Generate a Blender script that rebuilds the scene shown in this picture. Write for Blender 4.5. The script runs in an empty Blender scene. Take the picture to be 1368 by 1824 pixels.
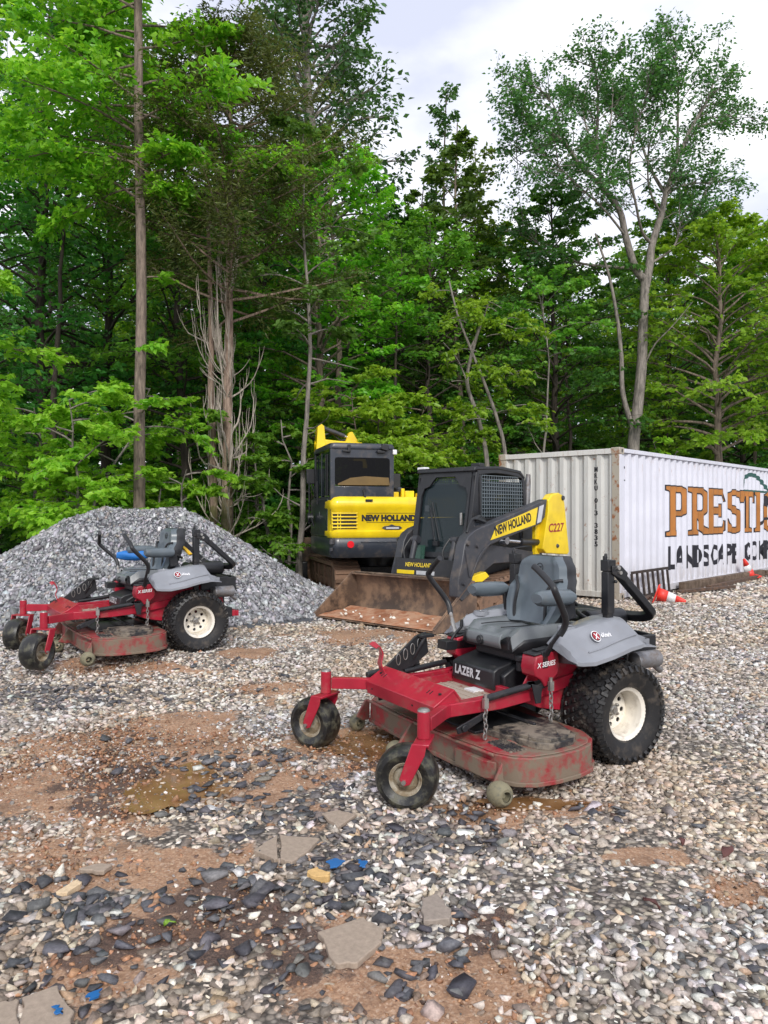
import bpy, bmesh, math, random
import numpy as np
from mathutils import Vector, Matrix

# ------------------------------------------------------------------ camera, sky, sun, exposure
SC = bpy.context.scene
COL = SC.collection
R = math.radians
FPX, CX, CY, CAMH = 1350.0, 684.0, 916.0, 1.5
cam_d = bpy.data.cameras.new('camera'); cam = bpy.data.objects.new('camera', cam_d); COL.objects.link(cam)
cam_d.sensor_fit = 'VERTICAL'; cam_d.sensor_height = 36.0; cam_d.lens = FPX / 1824 * 36.0
cam_d.clip_start = 0.05; cam_d.clip_end = 2000
cam.location = (0, 0, CAMH); cam.rotation_euler = (R(90.17), 0, 0)
SC.camera = cam

SUN_EL, SUN_AZ = 36.0, 170.0          # azimuth clockwise from +Y (the view direction): behind the viewer, to the right
world = bpy.data.worlds.new('World'); SC.world = world; world.use_nodes = True
wt = world.node_tree; wt.nodes.clear()
wo = wt.nodes.new('ShaderNodeOutputWorld'); wb = wt.nodes.new('ShaderNodeBackground'); wb.inputs['Strength'].default_value = 0.12
sky = wt.nodes.new('ShaderNodeTexSky'); sky.sky_type = 'NISHITA'; sky.sun_disc = False
sky.sun_elevation = R(SUN_EL); sky.sun_rotation = R(SUN_AZ)
tc = wt.nodes.new('ShaderNodeTexCoord'); mp = wt.nodes.new('ShaderNodeMapping'); mp.inputs['Scale'].default_value = (1.0, 1.0, 2.2)
n1 = wt.nodes.new('ShaderNodeTexNoise'); n1.inputs['Scale'].default_value = 2.6; n1.inputs['Detail'].default_value = 6; n1.inputs['Roughness'].default_value = 0.5
cr = wt.nodes.new('ShaderNodeValToRGB')
cr.color_ramp.elements[0].position = 0.42; cr.color_ramp.elements[0].color = (4.1, 4.3, 5.2, 1)
cr.color_ramp.elements[1].position = 0.60; cr.color_ramp.elements[1].color = (7.0, 7.0, 7.3, 1)
mx = wt.nodes.new('ShaderNodeMix'); mx.data_type = 'RGBA'; mx.inputs[0].default_value = 0.93
wt.links.new(tc.outputs['Generated'], mp.inputs[0]); wt.links.new(mp.outputs[0], n1.inputs['Vector'])
wt.links.new(n1.outputs['Fac'], cr.inputs[0]); wt.links.new(sky.outputs[0], mx.inputs[6]); wt.links.new(cr.outputs[0], mx.inputs[7])
wt.links.new(mx.outputs[2], wb.inputs['Color']); wt.links.new(wb.outputs[0], wo.inputs[0])
sun_d = bpy.data.lights.new('sun', 'SUN'); sun = bpy.data.objects.new('sun', sun_d); COL.objects.link(sun)
sun_d.energy = 1.5; sun_d.angle = R(12); sun_d.color = (1.0, 0.96, 0.90)
_sd = Vector((math.sin(R(SUN_AZ)) * math.cos(R(SUN_EL)), math.cos(R(SUN_AZ)) * math.cos(R(SUN_EL)), math.sin(R(SUN_EL))))
sun.rotation_euler = _sd.to_track_quat('Z', 'Y').to_euler(); sun.location = (0, 0, 30)
SC.view_settings.view_transform = 'Standard'; SC.view_settings.look = 'None'
SC.view_settings.exposure = 0.72; SC.view_settings.gamma = 1.0
SC.render.engine = 'CYCLES'; SC.cycles.max_bounces = 8; SC.cycles.diffuse_bounces = 5; SC.cycles.transparent_max_bounces = 8

random.seed(7); rng = np.random.default_rng(7)

# ------------------------------------------------------------------ helpers
def tag(o, label=None, cat=None, group=None, kind=None):
    if label: o['label'] = label
    if cat: o['category'] = cat
    if group: o['group'] = group
    if kind: o['kind'] = kind
    return o
def empty(name, loc=(0, 0, 0), rz=0.0):
    o = bpy.data.objects.new(name, None); COL.objects.link(o); o.location = loc; o.rotation_euler = (0, 0, rz); o.empty_display_size = .2
    return o
def children(o): return [c for c in bpy.data.objects if c.parent == o]
def copy_tree(o, parent=None):
    c = o.copy(); COL.objects.link(c); c.parent = parent
    for ch in children(o): copy_tree(ch, c)
    return c
def smooth01(t): t = np.clip(t, 0, 1); return t * t * (3 - 2 * t)
def gz(x, y):
    "ground height"
    return .13 * smooth01((y - 5.8) / 2) * (1 - smooth01((x - 1.2) / 2.4)) + .04 * smooth01((x - 2.5) / 2) * smooth01((y - 8) / 3)
def gpt(px, py, dz=0):
    "ground point seen at a pixel of the 1368 x 1824 photograph (only used to write down measured positions)"
    d = 4.0
    for _ in range(30):
        z = float(gz((px - CX) / FPX * d, d)); d = FPX * (CAMH - z) / (py - CY)
    return ((px - CX) / FPX * d, d, float(gz((px - CX) / FPX * d, d)) + dz)
def at(px, py, d): return Vector(((px - CX) / FPX * d, d, CAMH - (py - CY) / FPX * d))

class MB:
    def __init__(s): s.v = []; s.f = []; s.m = []; s.mats = []; s.cur = 0
    def mat(s, m):
        if m not in s.mats: s.mats.append(m)
        s.cur = s.mats.index(m); return s
    def add(s, vs, fs):
        b = len(s.v); s.v += [tuple(v) for v in vs]
        for f in fs: s.f.append(tuple(b + i for i in f)); s.m.append(s.cur)
        return s
    def box(s, c, d, rot=None, taper=1.0):
        x, y, z = [k / 2 for k in d]; vs = []
        for k in (-1, 1):
            t = taper if k > 0 else 1.0
            for (a, b) in ((-1, -1), (1, -1), (1, 1), (-1, 1)): vs.append(Vector((a * x * t, b * y * t, k * z)))
        if rot is not None:
            q = rot if isinstance(rot, Matrix) else Matrix.Rotation(rot[2], 3, 'Z') @ Matrix.Rotation(rot[1], 3, 'Y') @ Matrix.Rotation(rot[0], 3, 'X')
            vs = [q @ v for v in vs]
        c = Vector(c)
        return s.add([v + c for v in vs], [(3, 2, 1, 0), (4, 5, 6, 7), (0, 1, 5, 4), (1, 2, 6, 5), (2, 3, 7, 6), (3, 0, 4, 7)])
    def bx(s, x0, x1, y0, y1, z0, z1): return s.box(((x0 + x1) / 2, (y0 + y1) / 2, (z0 + z1) / 2), (abs(x1 - x0), abs(y1 - y0), abs(z1 - z0)))
    def prism(s, poly, axis, t0, t1, shrink=None):
        "polygon in the plane normal to axis, extruded t0..t1"
        def P(p, t):
            a, b = p
            return {'x': (t, a, b), 'y': (a, t, b), 'z': (a, b, t)}[axis]
        n = len(poly); p2 = poly
        if shrink:
            cx = sum(p[0] for p in poly) / n; cy = sum(p[1] for p in poly) / n
            p2 = [(cx + (p[0] - cx) * shrink, cy + (p[1] - cy) * shrink) for p in poly]
        vs = [P(p, t0) for p in poly] + [P(p, t1) for p in p2]
        ar = sum(poly[i][0] * poly[(i + 1) % n][1] - poly[(i + 1) % n][0] * poly[i][1] for i in range(n))
        flip = (ar > 0) ^ (t1 < t0) ^ (axis == 'y')
        lo = list(range(n)); hi = [i + n for i in lo]
        fs = [tuple(reversed(lo)), tuple(hi)] + [(i, (i + 1) % n, (i + 1) % n + n, i + n) for i in range(n)]
        if not flip: fs = [tuple(reversed(f)) for f in fs]
        return s.add(vs, fs)
    def tube(s, pts, r, n=10, caps=True, sq=None, up=(0, 0, 1), closed=False):
        pts = [Vector(p) for p in pts]; k = len(pts)
        rs = r if isinstance(r, (list, tuple)) else [r] * k
        rings = []; prev = None
        for i, p in enumerate(pts):
            if closed: a = pts[(i + 1) % k] - pts[i - 1]
            else: a = (pts[min(i + 1, k - 1)] - pts[max(i - 1, 0)])
            if a.length < 1e-9: a = Vector((0, 0, 1))
            a.normalize()
            if prev is None:
                u = Vector(up)
                if abs(u.dot(a)) > .97: u = Vector((1, 0, 0))
                u = (u - a * u.dot(a)).normalized()
            else:
                u = prev - a * prev.dot(a)
                u = u.normalized() if u.length > 1e-6 else a.orthogonal().normalized()
            prev = u; w = a.cross(u); ring = []
            if sq:
                ww, hh = sq
                # keep wall offsets constant at corners
                m = 1.0
                if 0 < i < k - 1 or closed:
                    d1 = (pts[i] - pts[i - 1]).normalized(); c = max(.3, abs(d1.dot(a))); m = 1 / c
                for (e, g) in ((-1, -1), (1, -1), (1, 1), (-1, 1)): ring.append(p + w * (e * ww / 2) * 1 + u * (g * hh / 2) * m * rs[i] if False else p + w * (e * ww / 2) + u * (g * hh / 2))
            else:
                for j in range(n):
                    t = 2 * math.pi * j / n; ring.append(p + (u * math.cos(t) + w * math.sin(t)) * rs[i])
            rings.append(ring)
        q = len(rings[0]); vs = [v for rg in rings for v in rg]; fs = []
        for i in range(k if closed else k - 1):
            for j in range(q):
                i2 = (i + 1) % k; fs.append((i * q + j, i * q + (j + 1) % q, i2 * q + (j + 1) % q, i2 * q + j))
        if caps and not closed: fs.append(tuple(reversed(range(q)))); fs.append(tuple((k - 1) * q + j for j in range(q)))
        return s.add(vs, fs)
    def lathe(s, prof, c, axis='z', n=24, cap=True, sgn=1):
        "prof: (along axis, radius)"
        c = Vector(c); vs = []
        for (a, r) in prof:
            for j in range(n):
                t = 2 * math.pi * j / n; p, q = r * math.cos(t), r * math.sin(t)
                vs.append(c + Vector({'x': (a * sgn, p, q), 'y': (q, a * sgn, p), 'z': (p, q, a * sgn)}[axis]))
        fs = []
        for i in range(len(prof) - 1):
            for j in range(n): fs.append((i * n + j, i * n + (j + 1) % n, (i + 1) * n + (j + 1) % n, (i + 1) * n + j))
        if cap: fs.append(tuple(reversed(range(n)))); fs.append(tuple((len(prof) - 1) * n + j for j in range(n)))
        return s.add(vs, fs)
    def grid(s, rows, closed=False):
        n = len(rows[0]); vs = [p for r_ in rows for p in r_]; fs = []
        for i in range(len(rows) - 1):
            for j in range(n if closed else n - 1):
                j2 = (j + 1) % n; fs.append((i * n + j, i * n + j2, (i + 1) * n + j2, (i + 1) * n + j))
        return s.add(vs, fs)
    def build(s, name, mat=None, parent=None, bevel=0, smooth=35, solid=0, loc=None, seg=2, fixn=True):
        me = bpy.data.meshes.new(name); me.from_pydata(s.v, [], s.f)
        if s.mats:
            for m in s.mats: me.materials.append(m)
            me.polygons.foreach_set('material_index', s.m)
        elif mat: me.materials.append(mat)
        if fixn:
            bm = bmesh.new(); bm.from_mesh(me); bmesh.ops.recalc_face_normals(bm, faces=bm.faces); bm.to_mesh(me); bm.free()
        if smooth:
            me.polygons.foreach_set('use_smooth', [True] * len(me.polygons)); me.set_sharp_from_angle(angle=R(smooth))
        me.update()
        o = bpy.data.objects.new(name, me); COL.objects.link(o); o.parent = parent
        if loc: o.location = loc
        if solid: md = o.modifiers.new('solid', 'SOLIDIFY'); md.thickness = solid; md.offset = -1
        if bevel: md = o.modifiers.new('bevel', 'BEVEL'); md.width = bevel; md.segments = seg; md.limit_method = 'ANGLE'; md.angle_limit = R(38); md.harden_normals = False
        return o
def bez(pts, n=6):
    "smooth path through points (Catmull-Rom)"
    P = [Vector(p) for p in pts]; out = []
    for i in range(len(P) - 1):
        a = P[max(i - 1, 0)]; b = P[i]; c = P[i + 1]; d = P[min(i + 2, len(P) - 1)]
        for k in range(n):
            t = k / n; out.append(.5 * ((2 * b) + (c - a) * t + (2 * a - 5 * b + 4 * c - d) * t * t + (3 * b - a - 3 * c + d) * t ** 3))
    out.append(P[-1]); return out
def text_mesh(s, size, offset=0.0, shear=0.0, extrude=0.0, spacing=1.0, width=None):
    cu = bpy.data.curves.new('lettering', 'FONT'); cu.body = s; cu.size = size; cu.offset = offset; cu.shear = shear; cu.extrude = extrude; cu.space_character = spacing
    cu.resolution_u = 3
    o = bpy.data.objects.new('lettering', cu); COL.objects.link(o)
    dg = bpy.context.evaluated_depsgraph_get(); me = bpy.data.meshes.new_from_object(o.evaluated_get(dg))
    bpy.data.objects.remove(o)
    if width:
        xs = [v.co.x for v in me.vertices]; w = max(xs) - min(xs); x0 = min(xs)
        for v in me.vertices: v.co.x = (v.co.x - x0) * width / w
    return me
def lettering(s, size, mat, parent, o, xd, yd, name='lettering', **k):
    me = text_mesh(s, size, **k); me.materials.clear(); me.materials.append(mat)
    xd = Vector(xd).normalized(); yd = Vector(yd); yd = (yd - xd * yd.dot(xd)).normalized(); zd = xd.cross(yd)
    M = Matrix((xd, yd, zd)).transposed().to_4x4(); M.translation = Vector(o)
    me.transform(M); ob = bpy.data.objects.new(name, me); COL.objects.link(ob); ob.parent = parent
    return ob
def np_mesh(name, V, F, mats, col=None, attr='Col', smooth=False, midx=None):
    "V (n,3), F (m,k) all same k"
    me = bpy.data.meshes.new(name); n = len(V); m, k = F.shape
    me.vertices.add(n); me.vertices.foreach_set('co', V.astype(np.float32).ravel())
    me.loops.add(m * k); me.loops.foreach_set('vertex_index', F.astype(np.int32).ravel())
    me.polygons.add(m); me.polygons.foreach_set('loop_start', np.arange(0, m * k, k, dtype=np.int32))
    try: me.polygons.foreach_set('loop_total', np.full(m, k, dtype=np.int32))
    except Exception: pass
    if midx is not None: me.polygons.foreach_set('material_index', midx.astype(np.int32))
    for mt in mats: me.materials.append(mt)
    if smooth: me.polygons.foreach_set('use_smooth', np.ones(m, dtype=bool))
    if col is not None:
        a = me.attributes.new(attr, 'FLOAT_COLOR', 'POINT'); c4 = np.ones((n, 4), np.float32); c4[:, :3] = col; a.data.foreach_set('color', c4.ravel())
    me.update(calc_edges=True); return me
def link_mesh(name, me, parent=None):
    o = bpy.data.objects.new(name, me); COL.objects.link(o); o.parent = parent; return o

# ------------------------------------------------------------------ materials
class NT:
    def __init__(s, name):
        s.m = bpy.data.materials.new(name); s.m.use_nodes = True; s.t = s.m.node_tree; s.n = s.t.nodes; s.l = s.t.links
        s.p = s.n['Principled BSDF']; s.tc = s.n.new('ShaderNodeTexCoord')
    def new(s, typ, **k):
        n = s.n.new(typ)
        for a, b in k.items():
            if hasattr(n, a): setattr(n, a, b)
            else: n.inputs[a].default_value = b
        return n
    def noise(s, scale, detail=4, rough=.55, space='Object', vec=None, dist=0.0):
        n = s.n.new('ShaderNodeTexNoise'); n.inputs['Scale'].default_value = scale; n.inputs['Detail'].default_value = detail
        n.inputs['Roughness'].default_value = rough; n.inputs['Distortion'].default_value = dist
        s.l.new(vec if vec is not None else s.tc.outputs[space], n.inputs['Vector']); return n.outputs['Fac']
    def ramp(s, fac, stops):
        r = s.n.new('ShaderNodeValToRGB'); s.l.new(fac, r.inputs[0]); e = r.color_ramp.elements
        while len(e) < len(stops): e.new(.5)
        for q, (p, c) in zip(e, stops): q.position = p; q.color = (*c, 1) if len(c) == 3 else c
        return r.outputs[0]
    def mix(s, a, b, fac, blend='MIX'):
        m = s.n.new('ShaderNodeMix'); m.data_type = 'RGBA'; m.blend_type = blend
        for v, i in ((fac, 0), (a, 6), (b, 7)):
            if hasattr(v, 'links') or isinstance(v, bpy.types.NodeSocket): s.l.new(v, m.inputs[i])
            elif i == 0: m.inputs[0].default_value = v
            else: m.inputs[i].default_value = (*v, 1)
        return m.outputs[2]
    def math(s, op, a, b=None, c=None, clamp=False):
        m = s.n.new('ShaderNodeMath'); m.operation = op; m.use_clamp = clamp
        for i, v in enumerate((a, b, c)):
            if v is None: continue
            if isinstance(v, bpy.types.NodeSocket): s.l.new(v, m.inputs[i])
            else: m.inputs[i].default_value = v
        return m.outputs[0]
    def bump(s, h, strength=.3, dist=.01):
        b = s.n.new('ShaderNodeBump'); b.inputs['Strength'].default_value = strength; b.inputs['Distance'].default_value = dist
        s.l.new(h, b.inputs['Height']); s.l.new(b.outputs[0], s.p.inputs['Normal'])
    def set(s, inp, v):
        if isinstance(v, bpy.types.NodeSocket): s.l.new(v, s.p.inputs[inp])
        elif isinstance(v, tuple) and len(v) == 3: s.p.inputs[inp].default_value = (*v, 1)
        else: s.p.inputs[inp].default_value = v
        return s
def worn(name, base, dirt=(.16, .12, .08), amt=.35, rough=.4, metal=0.0, scale=9, fine=60, coat=0.0, bump=.15, low=None, var=.12):
    "painted or moulded surface with blotches of dirt, scratches and uneven gloss"
    t = NT(name)
    v = t.noise(scale * .4, 3); b2 = tuple(min(1, c * (1 + var * 2)) for c in base); b1 = tuple(c * (1 - var * 2) for c in base)
    colr = t.ramp(v, [(.3, b1), (.7, b2)])
    n = t.noise(scale, 7, .68); lo = .62 - amt * .35
    m = t.ramp(n, [(lo, (0, 0, 0)), (lo + .16, (1, 1, 1))])
    n2 = t.noise(fine, 5, .7); m2 = t.ramp(n2, [(.60, (0, 0, 0)), (.68, (.55, .55, .55))])
    mm = t.math('MULTIPLY', m, min(1.0, amt * 1.6)); mm = t.math('MAXIMUM', mm, t.math('MULTIPLY', m2, amt))
    if low:   # dried mud that reaches up from the ground: z0 full, z1 none (object space)
        sx = t.n.new('ShaderNodeSeparateXYZ'); t.l.new(t.tc.outputs['Object'], sx.inputs[0])
        g = t.math('DIVIDE', t.math('SUBTRACT', low[1], sx.outputs[2]), low[1] - low[0], clamp=True)
        g = t.math('MULTIPLY', g, t.ramp(t.noise(scale * 2.3, 6, .7), [(.38, (0, 0, 0)), (.58, (1, 1, 1))])); mm = t.math('MAXIMUM', mm, t.math('MULTIPLY', g, .85))
    t.set('Base Color', t.mix(colr, dirt, mm)); t.set('Metallic', metal)
    t.set('Roughness', t.math('ADD', t.math('MULTIPLY', mm, .75 - rough if rough < .7 else .1), rough, clamp=True))
    if coat: t.set('Coat Weight', coat)
    t.bump(t.math('ADD', t.math('MULTIPLY', n2, .4), n), bump, .004)
    return t.m
def plain(name, base, rough=.5, metal=0.0, **k): return worn(name, base, amt=k.get('amt', .08), rough=rough, metal=metal, bump=.05, scale=k.get('scale', 14), dirt=k.get('dirt', (.2, .16, .12)), var=.05)

M = {}
M['red'] = worn('red_paint', (.37, .016, .036), dirt=(.24, .13, .10), amt=.30, rough=.28, scale=8, fine=90)
M['deck'] = worn('dirty_red_deck', (.31, .018, .028), dirt=(.18, .14, .10), amt=.62, rough=.42, scale=6, fine=45, bump=.5, low=(.05, .17))
M['pan'] = worn('muddy_pan', (.28, .035, .035), dirt=(.38, .31, .25), amt=.95, rough=.6, scale=9, fine=60, bump=.6)
M['black'] = worn('black_plastic', (.016, .017, .020), dirt=(.11, .10, .085), amt=.16, rough=.42, scale=12, fine=80)
M['cover'] = worn('muddy_black_cover', (.020, .021, .024), dirt=(.24, .20, .155), amt=.56, rough=.5, scale=9, fine=50, bump=.5)
M['blackmetal'] = worn('black_metal', (.014, .015, .018), dirt=(.10, .085, .07), amt=.22, rough=.38, scale=14, fine=80)
M['grey'] = worn('grey_fender_plastic', (.25, .262, .29), dirt=(.20, .16, .12), amt=.12, rough=.34, scale=7, fine=120, coat=.15)
M['vinyl'] = worn('grey_seat_vinyl', (.105, .130, .150), dirt=(.13, .115, .10), amt=.18, rough=.33, scale=9, fine=140)
M['vinyl_light'] = worn('light_seat_vinyl', (.155, .17, .18), dirt=(.14, .12, .10), amt=.18, rough=.30, scale=9, fine=140)
M['vinyl_black'] = worn('black_seat_vinyl', (.018, .019, .022), dirt=(.10, .09, .08), amt=.15, rough=.45, scale=10, fine=120)
M['tyre'] = worn('mower_tyre_rubber', (.012, .012, .013), dirt=(.13, .105, .08), amt=.30, rough=.5, scale=11, fine=45, bump=.4)
M['caster_tyre'] = worn('caster_tyre_rubber', (.012, .012, .012), dirt=(.14, .135, .09), amt=.38, rough=.36, scale=14, fine=40, bump=.6)
M['rim'] = worn('cream_wheel_rim', (.74, .70, .62), dirt=(.28, .21, .13), amt=.26, rough=.35, scale=11, fine=60)
M['rim_dirty'] = worn('dirty_wheel_rim', (.40, .36, .28), dirt=(.20, .15, .09), amt=.6, rough=.5, scale=14, fine=60)
M['steel'] = worn('bare_steel', (.42, .41, .39), dirt=(.16, .11, .07), amt=.35, rough=.35, metal=.8, scale=18)
M['roller'] = worn('anti_scalp_roller', (.10, .10, .075), dirt=(.21, .19, .12), amt=.75, rough=.7, scale=20, bump=.5)
M['white'] = plain('white_decal', (.78, .78, .80), .45)
M['silver'] = plain('silver_decal', (.55, .56, .58), .35)
M['decal_black'] = plain('black_decal', (.012, .012, .014), .5)
M['decal_red'] = plain('dark_red_decal', (.30, .01, .02), .4)
M['muffler'] = worn('dull_muffler_metal', (.22, .22, .23), dirt=(.15, .11, .08), amt=.4, rough=.45, metal=.5, scale=14)
M['yellow'] = worn('yellow_paint', (.88, .60, .012), dirt=(.26, .18, .06), amt=.16, rough=.3, scale=5, fine=50, coat=.2)
M['yellow_strap'] = plain('yellow_strap', (.80, .48, .02), .5)
M['blue'] = plain('blue_cloth', (.015, .16, .50), .6)
M['charcoal'] = worn('charcoal_paint', (.028, .034, .046), dirt=(.17, .13, .095), amt=.28, rough=.32, scale=5, fine=50, coat=.2)
M['arm'] = worn('worn_dark_arm_paint', (.040, .042, .050), dirt=(.15, .125, .105), amt=.34, rough=.45, scale=6, fine=40, bump=.3)
M['rust'] = worn('rusty_bucket_steel', (.095, .062, .044), dirt=(.27, .17, .105), amt=.50, rough=.55, scale=4, fine=30, bump=.6, var=.25)
M['mud'] = worn('orange_mud', (.36, .14, .065), dirt=(.46, .27, .17), amt=.6, rough=.75, scale=7, fine=40, bump=1.0, var=.2)
M['track'] = worn('muddy_track_rubber', (.085, .062, .048), dirt=(.21, .125, .080), amt=.85, rough=.8, scale=8, fine=30, bump=.8)
M['glass'] = None
def glass(name, tint, rough=.05, alpha=.35, spec=.35):
    t = NT(name); t.set('Base Color', tint); t.set('Roughness', rough); t.set('Transmission Weight', 0.0); t.set('Alpha', alpha); t.set('Specular IOR Level', spec)
    s = t.noise(3, 3, .5); t.set('Roughness', t.math('MULTIPLY_ADD', s, .06, rough)); return t.m
M['glass'] = glass('dusty_cab_glass', (.018, .030, .034), .03, .80)
M['darkglass'] = glass('dark_rear_glass', (.003, .003, .004), .02, .985, .12)
M['tan_reflection'] = plain('tan_painted_reflection', (.16, .10, .03), .4)  # colour of the reflection painted on the excavator's rear glass
M['chrome'] = plain('cylinder_chrome', (.65, .66, .68), .15, 1.0)
M['mesh_grey'] = plain('grey_mesh_paint', (.15, .18, .20), .45)
M['redlens'] = plain('red_lens', (.75, .02, .03), .2)
M['cone'] = plain('red_cone_rubber', (.78, .045, .030), .45, amt=.2)
M['conewhite'] = plain('cone_white_sleeve', (.80, .80, .80), .4, amt=.2)
M['rail'] = worn('rusty_brown_bar', (.075, .048, .035), dirt=(.16, .09, .055), amt=.5, rough=.75, scale=10)
M['rack'] = worn('dark_rack_steel', (.032, .022, .018), dirt=(.09, .05, .03), amt=.3, rough=.7, scale=10)
M['timber'] = worn('weathered_timber', (.17, .12, .085), dirt=(.09, .06, .04), amt=.6, rough=.85, scale=8)

def container_paint(name, base, rust, vert=1.0):
    t = NT(name); mpn = t.n.new('ShaderNodeMapping'); mpn.inputs['Scale'].default_value = (3, 3, .45); t.l.new(t.tc.outputs['Object'], mpn.inputs[0])
    st = t.noise(3.0, 7, .65, vec=mpn.outputs[0]); blot = t.noise(1.7, 5, .6); fine = t.noise(34, 5, .7)
    c = t.ramp(blot, [(.3, tuple(k * .88 for k in base)), (.7, base)])
    c = t.mix(c, (.42, .40, .36), t.math('MULTIPLY', t.ramp(st, [(.56, (0, 0, 0)), (.80, (1, 1, 1))]), rust[0]))
    r = t.math('MULTIPLY', t.ramp(t.noise(5.5, 8, .72), [(rust[1], (0, 0, 0)), (rust[1] + .07, (1, 1, 1))]), 1.0)
    c = t.mix(c, (.27, .10, .035), r); c = t.mix(c, (.3, .2, .12), t.math('MULTIPLY', t.ramp(fine, [(.66, (0, 0, 0)), (.72, (1, 1, 1))]), .5))
    sx = t.n.new('ShaderNodeSeparateXYZ'); t.l.new(t.tc.outputs['Object'], sx.inputs[0])
    g = t.math('MULTIPLY', t.math('DIVIDE', t.math('SUBTRACT', .75, sx.outputs[2]), .9, clamp=True), t.ramp(t.noise(6, 7, .7, vec=mpn.outputs[0]), [(.35, (0, 0, 0)), (.65, (1, 1, 1))])); c = t.mix(c, (.36, .31, .26), g)
    g2 = t.math('MULTIPLY', t.math('DIVIDE', t.math('SUBTRACT', sx.outputs[2], 2.0), .6, clamp=True), t.ramp(t.noise(7, 7, .75, vec=mpn.outputs[0]), [(.55, (0, 0, 0)), (.66, (1, 1, 1))])); c = t.mix(c, (.34, .20, .11), t.math('MULTIPLY', g2, .8))
    t.set('Base Color', c); t.set('Roughness', .5); t.bump(t.math('ADD', fine, t.math('MULTIPLY', t.noise(1.3, 3, .5), 6)), .12, .004); return t.m
M['cont_side'] = container_paint('white_container_paint', (.70, .71, .79), (.22, .74))
M['cont_end'] = container_paint('grey_container_paint', (.60, .60, .57), (.7, .615))
M['cont_post'] = container_paint('rusty_corner_paint', (.42, .38, .31), (.7, .52))
M['cont_top'] = container_paint('container_rail_paint', (.70, .69, .66), (.4, .62))
M['brown_letter'] = worn('orange_brown_sign_paint', (.42, .165, .035), dirt=(.30, .14, .05), amt=.25, rough=.6, scale=5, bump=.02)
M['green_letter'] = plain('dark_green_sign_paint', (.02, .085, .075), .6)
M['black_letter'] = worn('black_sign_paint', (.014, .014, .022), dirt=(.16, .16, .19), amt=.14, rough=.6, scale=20, bump=.02)

def attr_mat(name, rough, tweak=None, spec=.5, bump=0, scale=60, var=.25):
    t = NT(name); a = t.n.new('ShaderNodeAttribute'); a.attribute_name = 'Col'
    n = t.noise(scale, 6, .7); c = t.mix(a.outputs[0], t.ramp(n, [(.3, (1 - var,) * 3), (.7, (1 + var * .6,) * 3)]), 1.0, 'MULTIPLY')
    t.set('Base Color', c); t.set('Roughness', rough); t.set('Specular IOR Level', spec)
    if bump: t.bump(n, bump, .004)
    return t.m
M['stone'] = attr_mat('crushed_stone', .50, bump=.6, scale=70, var=.45)
M['slab'] = attr_mat('broken_slab', .75, bump=.6, scale=40, var=.25)
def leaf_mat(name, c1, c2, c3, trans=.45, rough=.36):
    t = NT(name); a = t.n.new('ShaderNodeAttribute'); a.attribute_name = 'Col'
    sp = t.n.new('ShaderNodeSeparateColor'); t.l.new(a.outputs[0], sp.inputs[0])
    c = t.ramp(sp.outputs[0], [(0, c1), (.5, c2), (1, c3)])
    oi = t.n.new('ShaderNodeObjectInfo'); hs = t.n.new('ShaderNodeHueSaturation'); t.l.new(c, hs.inputs['Color'])
    t.l.new(t.math('MULTIPLY_ADD', oi.outputs['Random'], .03, .485), hs.inputs['Hue']); t.l.new(t.math('MULTIPLY_ADD', oi.outputs['Random'], .35, .85), hs.inputs['Value'])
    c = hs.outputs[0]
    t.set('Base Color', c); t.set('Roughness', rough); t.set('Specular IOR Level', .35)
    tr = t.n.new('ShaderNodeBsdfTranslucent'); t.l.new(t.mix(c, (1.25, 1.15, .6), 1.0, 'MULTIPLY'), tr.inputs[0])
    ms = t.n.new('ShaderNodeMixShader'); ms.inputs[0].default_value = trans
    t.l.new(t.p.outputs[0], ms.inputs[1]); t.l.new(tr.outputs[0], ms.inputs[2]); t.l.new(ms.outputs[0], t.n['Material Output'].inputs[0]); return t.m
M['leaf_bright'] = leaf_mat('bright_maple_leaf', (.09, .27, .020), (.19, .45, .034), (.36, .62, .06), .5)
M['leaf_yellow'] = leaf_mat('yellow_green_leaf', (.13, .29, .022), (.22, .43, .033), (.35, .56, .06), .5)
M['leaf_mid'] = leaf_mat('mid_green_leaf', (.07, .23, .028), (.15, .38, .042), (.27, .52, .07), .5)
M['leaf_dark'] = leaf_mat('dark_green_leaf', (.042, .15, .032), (.09, .27, .050), (.19, .42, .08), .5)
M['leaf_olive'] = leaf_mat('olive_leaf', (.06, .12, .026), (.11, .20, .040), (.18, .30, .06), .5)
M['leaf_grey'] = leaf_mat('grey_green_leaf', (.035, .095, .035), (.065, .16, .050), (.12, .27, .070), .38)
M['needle'] = leaf_mat('brown_green_needle', (.07, .11, .032), (.13, .18, .055), (.21, .28, .08), .42)
def bark_mat(name, c1, c2, moss=0):
    t = NT(name); mpn = t.n.new('ShaderNodeMapping'); mpn.inputs['Scale'].default_value = (9, 9, 1.6); t.l.new(t.tc.outputs['Object'], mpn.inputs[0])
    n = t.noise(2.2, 7, .7, vec=mpn.outputs[0]); c = t.ramp(n, [(.35, c1), (.62, c2)])
    if moss:
        sx = t.n.new('ShaderNodeSeparateXYZ'); t.l.new(t.tc.outputs['Object'], sx.inputs[0])
        g = t.math('DIVIDE', t.math('SUBTRACT', 2.6, sx.outputs[2]), 1.6, clamp=True)
        g = t.math('MULTIPLY', g, t.ramp(t.noise(3.5, 5, .6), [(.40, (0, 0, 0)), (.55, (1, 1, 1))])); c = t.mix(c, (.075, .085, .015), g)
    t.set('Base Color', c); t.set('Roughness', .9); t.bump(n, .8, .02); return t.m
M['bark'] = bark_mat('grey_brown_bark', (.075, .058, .047), (.27, .21, .165))
M['bark_light'] = bark_mat('pale_grey_bark', (.09, .082, .07), (.30, .265, .23))
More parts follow.
